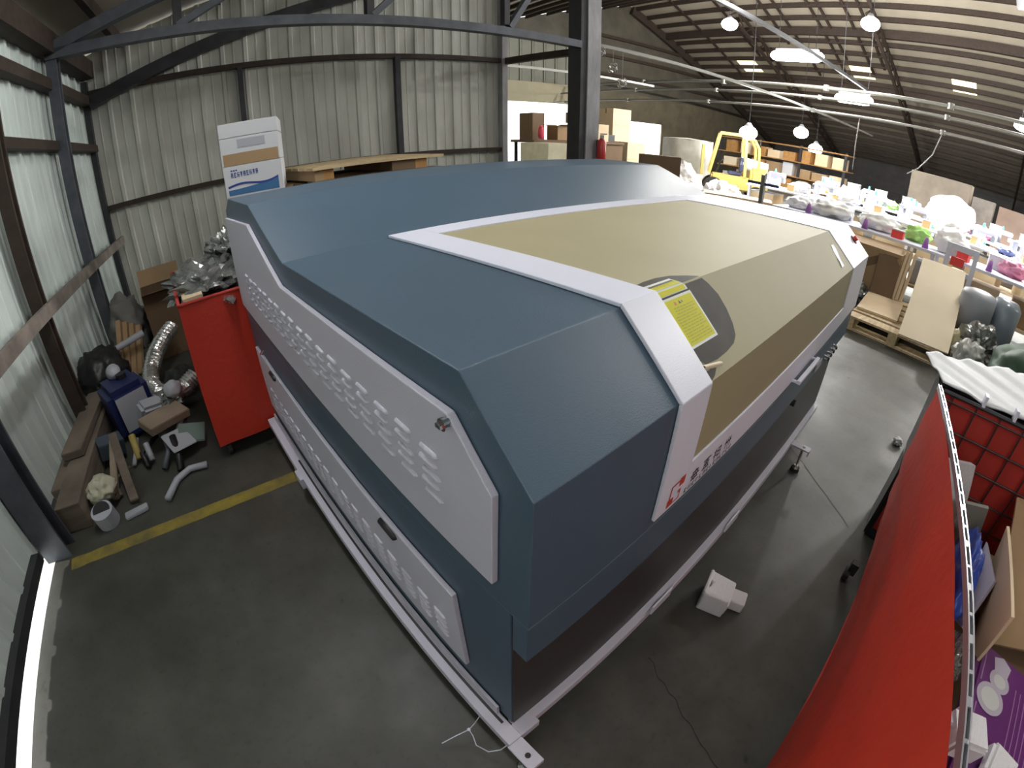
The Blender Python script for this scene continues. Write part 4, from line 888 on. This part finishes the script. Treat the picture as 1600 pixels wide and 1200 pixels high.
# ================================================================== FORKLIFT
TF = thing('forklift', 'yellow forklift parked in the hall beyond the machine', 'forklift', (13.4, 5.6, 0), -1.08)
FK = dict(parent=TF)
b = MB(); b.box(-.55, .60, -.48, .48, .28, .70, bev=.05); b.build('chassis', M_YELP, **FK)
b = MB(); b.box(.58, 1.15, -.46, .46, .30, 1.02, bev=.08); b.build('counterweight', M_YELP, **FK)
b = MB(); b.tube([(.30, .0, 1.10), (1.12, .0, 1.02)], [.20, .17], 18); b.build('gas_cylinder', M_WHITE, smooth=True, **FK)
gu = MB()
for y in (-.42, .42):
    gu.beam((-.62, y, .70), (-.38, y, 1.90), .07, .09, up=(0, 1, 0)); gu.beam((.42, y, .70), (.36, y, 1.90), .08, .11, up=(0, 1, 0)); gu.beam((-.40, y, 1.91), (.38, y, 1.91), .07, .07)
    gu.tube([(.36, y, 1.88), (.62, y, 1.80), (.76, y, 1.58), (.80, y, 1.10), (.80, y, .95)], .045, 8)
for k in range(6): gu.beam((-.38+.15*k, -.42, 1.92), (-.38+.15*k, .42, 1.92), .05, .04)
gu.build('overhead_guard', M_YELP, **FK)
b = MB()
for y in (-.30, .30): b.box(-.88, -.80, y-.05, y+.05, .08, 1.50)
for z in (.35, .95, 1.46): b.box(-.88, -.80, -.30, .30, z-.04, z+.04)
b.build('mast', M_YELP, **FK)
for y in (-.2, .2):
    b = MB(); b.box(-1.85, -.90, y-.05, y+.05, .06, .10); b.build('fork', M_STEELD, **FK)
b = MB(); b.box(-.05, .35, -.22, .22, .71, .82, bev=.03); b.box(.28, .38, -.22, .22, .82, 1.25, bev=.03); b.build('seat', M_NAVY, **FK)
b = MB(); b.tube([(-.42, 0, .72), (-.28, 0, 1.08)], .025, 8)
b.tube([(-.28+.15*math.cos(2*PI*k/14)*.5, .15*math.sin(2*PI*k/14), 1.08+.15*math.cos(2*PI*k/14)*.5) for k in range(15)], .014, 6); b.build('steering_wheel', M_BLACK, **FK)
for x, y, r in ((-.48, -.48, .30), (-.48, .48, .30), (.80, -.44, .24), (.80, .44, .24)):
    b = MB(); b.tube([(x, y-.09, r), (x, y+.09, r)], r, 22); wl = b.build('wheel', M_RUBBER, **FK)
    b = MB(); b.tube([(x, y-.095, r), (x, y+.095, r)], r*.5, 16); b.build('hub', M_YELP, wl)
# ================================================================== CARTONS, BAGS BETWEEN MACHINE AND HALL
carton('dark_carton', 'dark brown carton just behind the machine far top corner', 'box', (5.90, 3.50, .62), (.60, .38, .62), -.95, M_CARDD)
carton('base_carton', 'brown carton under the dark one, hidden by the machine', 'box', (5.90, 3.50, 0), (.66, .44, .618), -.95, M_CARD)
carton('long_flat_carton', 'long pale carton lying beyond the lid far corner', 'box', (7.35, 2.80, 0), (.5, 1.15, .70), .38, M_CARDP)
for k, (x, y, z, r, sc, lab) in enumerate(((7.7, 4.25, .40, .50, (1, 1.0, .8), 'broad heap of clear film behind the dark carton'), (9.0, 5.0, .46, .60, (1, 1.1, .95), 'upper heap of clear film below the forklift mast'), (8.9, 3.75, .36, .46, (1, 1.0, .9), 'brownish film heap before the forklift'))):
    lump('film_heap', lab, 'plastic film', (x, y, z), r, sc, mat('white_film', (.72, .70, .68), .22, var=.35, scale=7, bump=.8, bscale=9), .35, k+2, 3, smooth=False)
t = thing('tarp_covered_load', 'tall load under a pale tarp beside the rear daylight opening', 'pallet load', tuple(B(13.3, 9.6)), PHI)
b = MB(); b.grid(lambda i, j: Vector((.6*math.cos(2*PI*i)*(1+.05*math.sin(i*40)), .95*math.sin(2*PI*i)*(1+.05*math.sin(i*31)), 1.62*j)), 36, 6); b.grid(lambda i, j: Vector((.6*j*math.cos(2*PI*i), .95*j*math.sin(2*PI*i), 1.62+.05*(1-j))), 36, 3); b.build('tarp', mat('pale_tarp', (.55, .54, .48), .5, var=.2, scale=3, bump=.5, bscale=6), t, smooth=True)
# stack of pale cartons right of the column
WORD = ['bottom', 'second', 'third', 'fourth', 'top']; PL = ['left', 'middle', 'right']
for r in range(5):
    n = 3 if r < 3 else (2 if r < 4 else 2)
    for c in range(n):
        o = carton('stacked_carton', 'pale carton, %s layer %s column, in the stack right of the tall column' % (WORD[r], PL[c]), 'box', tuple(B(9.55+.0*c, 9.95-.58*c, .0+.453*r)), (.7, .57, .45), PHI, M_CARDP, tape=M_CARD, group='cartons stacked right of the tall column')
# shelf and cartons in front of the rear bay door
t = thing('carton_table', 'dark table holding cartons left of the tall column', 'table', B(7.4, 8.6), PHI)
b = MB(); b.box(-1.5, 1.3, -.45, .45, 1.28, 1.34); b.build('table_top', M_CARDD, t)
b = MB(); b.box(-1.5, 1.3, -.40, -.36, .0, 1.28); b.build('front_panel', M_CARDD, t)
for sx in (-1.4, 1.2):
    for sy in (-.34, .38):
        b = MB(); b.box(sx-.03, sx+.03, sy-.03, sy+.03, 0, 1.28); b.build('leg', M_STEELD, t)
carton('table_carton', 'large tan carton on the table against the bright doorway', 'box', tuple(B(7.85, 8.55, 1.341)), (.75, .6, .42), PHI, M_CARDP)
carton('table_carton', 'smaller tan carton on top of the large one before the doorway', 'box', tuple(B(7.55, 8.6, 1.763)), (.4, .5, .26), PHI, M_CARD)
carton('table_carton', 'dark upright carton at the left end of the table', 'box', tuple(B(6.10, 8.5, 1.341)), (.32, .5, .60), PHI, M_CARDD)
carton('table_carton', 'open tan carton in the middle of the table', 'box', tuple(B(6.85, 8.5, 1.341)), (.35, .4, .33), PHI, M_CARD, flaps=True)
carton('table_carton', 'black box hanging low at the right of the table', 'box', tuple(B(8.35, 8.5, 1.341)), (.3, .4, .18), PHI, M_BLACK)
lump('red_bag', 'red bag before the dark upright carton on the table', 'bag', tuple(B(6.02, 8.05, 1.50)), .11, (.7, .5, 1.5), mat('crimson_film', (.5, .03, .06), .4), .15, 2)
b = MB(); b.box(-.9, -.2, -.43, .43, 0, 1.3); 
o = b.build('strapped_stack', mat('strapped_cream', (.62, .58, .42), .6, var=.2, scale=4)); o.location = B(5.9, 6.9); o.rotation_euler = (0, 0, PHI); tag(o, 'cream stack seen through the gap at the end of the back wall', 'pallet load')
# extinguisher on the column
t = thing('fire_extinguisher', 'red fire extinguisher hung on the tall grey column', 'fire extinguisher', B(3.80, 3.88, 1.15), PHI)
b = MB(); b.tube([(0, 0, 0), (0, 0, .02), (0, 0, .24), (0, 0, .28)], [.045, .055, .055, .022], 18); b.build('cylinder', M_RED, t, smooth=True)
b = MB(); b.box(-.015, .015, -.02, .02, .28, .32); b.box(-.012, .012, -.075, .02, .325, .34); b.build('valve_handle', M_CHROME, t)
b = MB(); b.tube([(0, .02, .30), (.05, .04, .24), (.065, .02, .12)], .008, 8); b.build('hose', M_BLACK, t, smooth=True)
b = MB(); b.box(-.02, .02, .04, .07, .05, .26); b.build('wall_bracket', M_STEELD, t)
# cable coils hanging from the rail near the column
for k, (u, z, lab) in enumerate(((4.12, 2.56, 'upper shiny cable coil on the rail right of the tall column'), (4.34, 2.38, 'middle shiny cable coil hanging on a cord right of the tall column'), (4.52, 2.20, 'lowest shiny cable coil hanging on a cord right of the tall column'))):
    t = thing('cable_coil', lab, 'cable', B(u, 4.28, z)); b = MB()
    for q in range(4): b.tube([B(u, 4.28, z) + Vector((.07*math.cos(a_*.7+q), .05*math.sin(a_*.7+q), .05*math.sin(a_*.7)*(.6+.2*q))) for a_ in range(10)], .006, 6)
    b.build('loop', M_CHROME, t, world=True)
    b = MB(); b.tube([B(u, 4.28, z), B(u, 4.28, 2.625)], .003, 5); b.build('cord', M_PIPE, t, world=True)
# small goods standing on the benches
random.seed(33)
def cone(u, v, z, m, label, group, proto={}):
    if m.name not in proto:
        t = thing('thread_cone', label, 'thread cone', B(u, v, z), 0, group); b = MB(); b.tube([(0, 0, .001), (0, 0, .13)], [.045, .022], 12); b.build('thread', m, t, smooth=True)
        b = MB(); b.tube([(0, 0, .131), (0, 0, .15)], [.012, .010], 8); b.build('core', M_CARDP, t); proto[m.name] = t; return t
    o = copy_tree(proto[m.name]); o.location = B(u, v, z); return o
mteal = mat('teal_thread', (.08, .35, .30), .7); mor = mat('orange_thread', (.75, .30, .08), .7); mpp = mat('violet_thread', (.30, .12, .40), .7)
for k in range(9): cone(9.12, 4.4-.72*k, .80, M_FABW, 'white thread cone standing along the front edge of the second bench', 'white thread cones on the second bench')
for k in range(6): cone(9.66, 4.0-1.0*k, .80, mteal, 'teal thread cone standing along the rear edge of the second bench', 'teal thread cones on the second bench')
for k in range(6): cone(11.5, 3.9-.95*k, .80, mor, 'orange thread cone standing on the front edge of the third bench', 'orange thread cones on the third bench')
for k in range(5): cone(6.42, 2.3-.85*k, .75, mpp, 'violet thread cone on the front edge of the nearest bench', 'violet thread cones on the nearest bench')

def small_box(u, v, z, sz, m, label, group, proto={}):
    key = (m.name, group)
    if key not in proto:
        t = thing('parts_box', label, 'box', B(u, v, z), PHI, group); b = MB(); b.box(-sz[0]/2, sz[0]/2, -sz[1]/2, sz[1]/2, .001, sz[2]); b.build('tray', m, t, bevel=.004)
        b = MB(); b.box(-sz[0]/2-.006, sz[0]/2+.006, -sz[1]/2-.006, sz[1]/2+.006, sz[2], sz[2]+.015); b.build('lid', M_WPAPER, t); proto[key] = t; return t
    o = copy_tree(proto[key]); o.location = B(u, v, z); o.rotation_euler = (0, 0, PHI + random.uniform(-.4, .4)); return o
mred = mat('signal_red', (.75, .06, .05), .5); mor2 = mat('apricot_box', (.80, .50, .22), .6)
for k in range(8): small_box(6.95, 2.45-.55*k, .75, (.14, .2, .16), M_WPAPER, 'small white box along the rear edge of the nearest bench', 'white boxes on the nearest bench')
for k in range(4): small_box(6.50, 1.0-.9*k, .75, (.12, .16, .10), mred, 'small red box near the front edge of the nearest bench', 'red boxes on the nearest bench')
for k in (0, 2, 3, 4, 6, 7, 8): small_box(9.62, 4.45-.72*k, .80, (.14, .24, .26), M_WPAPER, 'upright white box along the rear edge of the second bench', 'white boxes on the second bench')
for k in range(7): small_box(9.25, 3.85-.93*k, .80, (.16, .16, .13), mor2, 'apricot box on the front half of the second bench', 'apricot boxes on the second bench')
for k in (0, 1, 2, 3, 6, 7): small_box(12.02, 4.1-.7*k, .80, (.16, .30, .36), M_WPAPER, 'tall white box along the rear edge of the third bench', 'white boxes on the third bench')
for k in range(7): small_box(9.4, 4.5-.93*k, .252, (.5, .6, .4), M_CARDP, 'tan carton on the shelf under the second bench', 'cartons under the second bench')
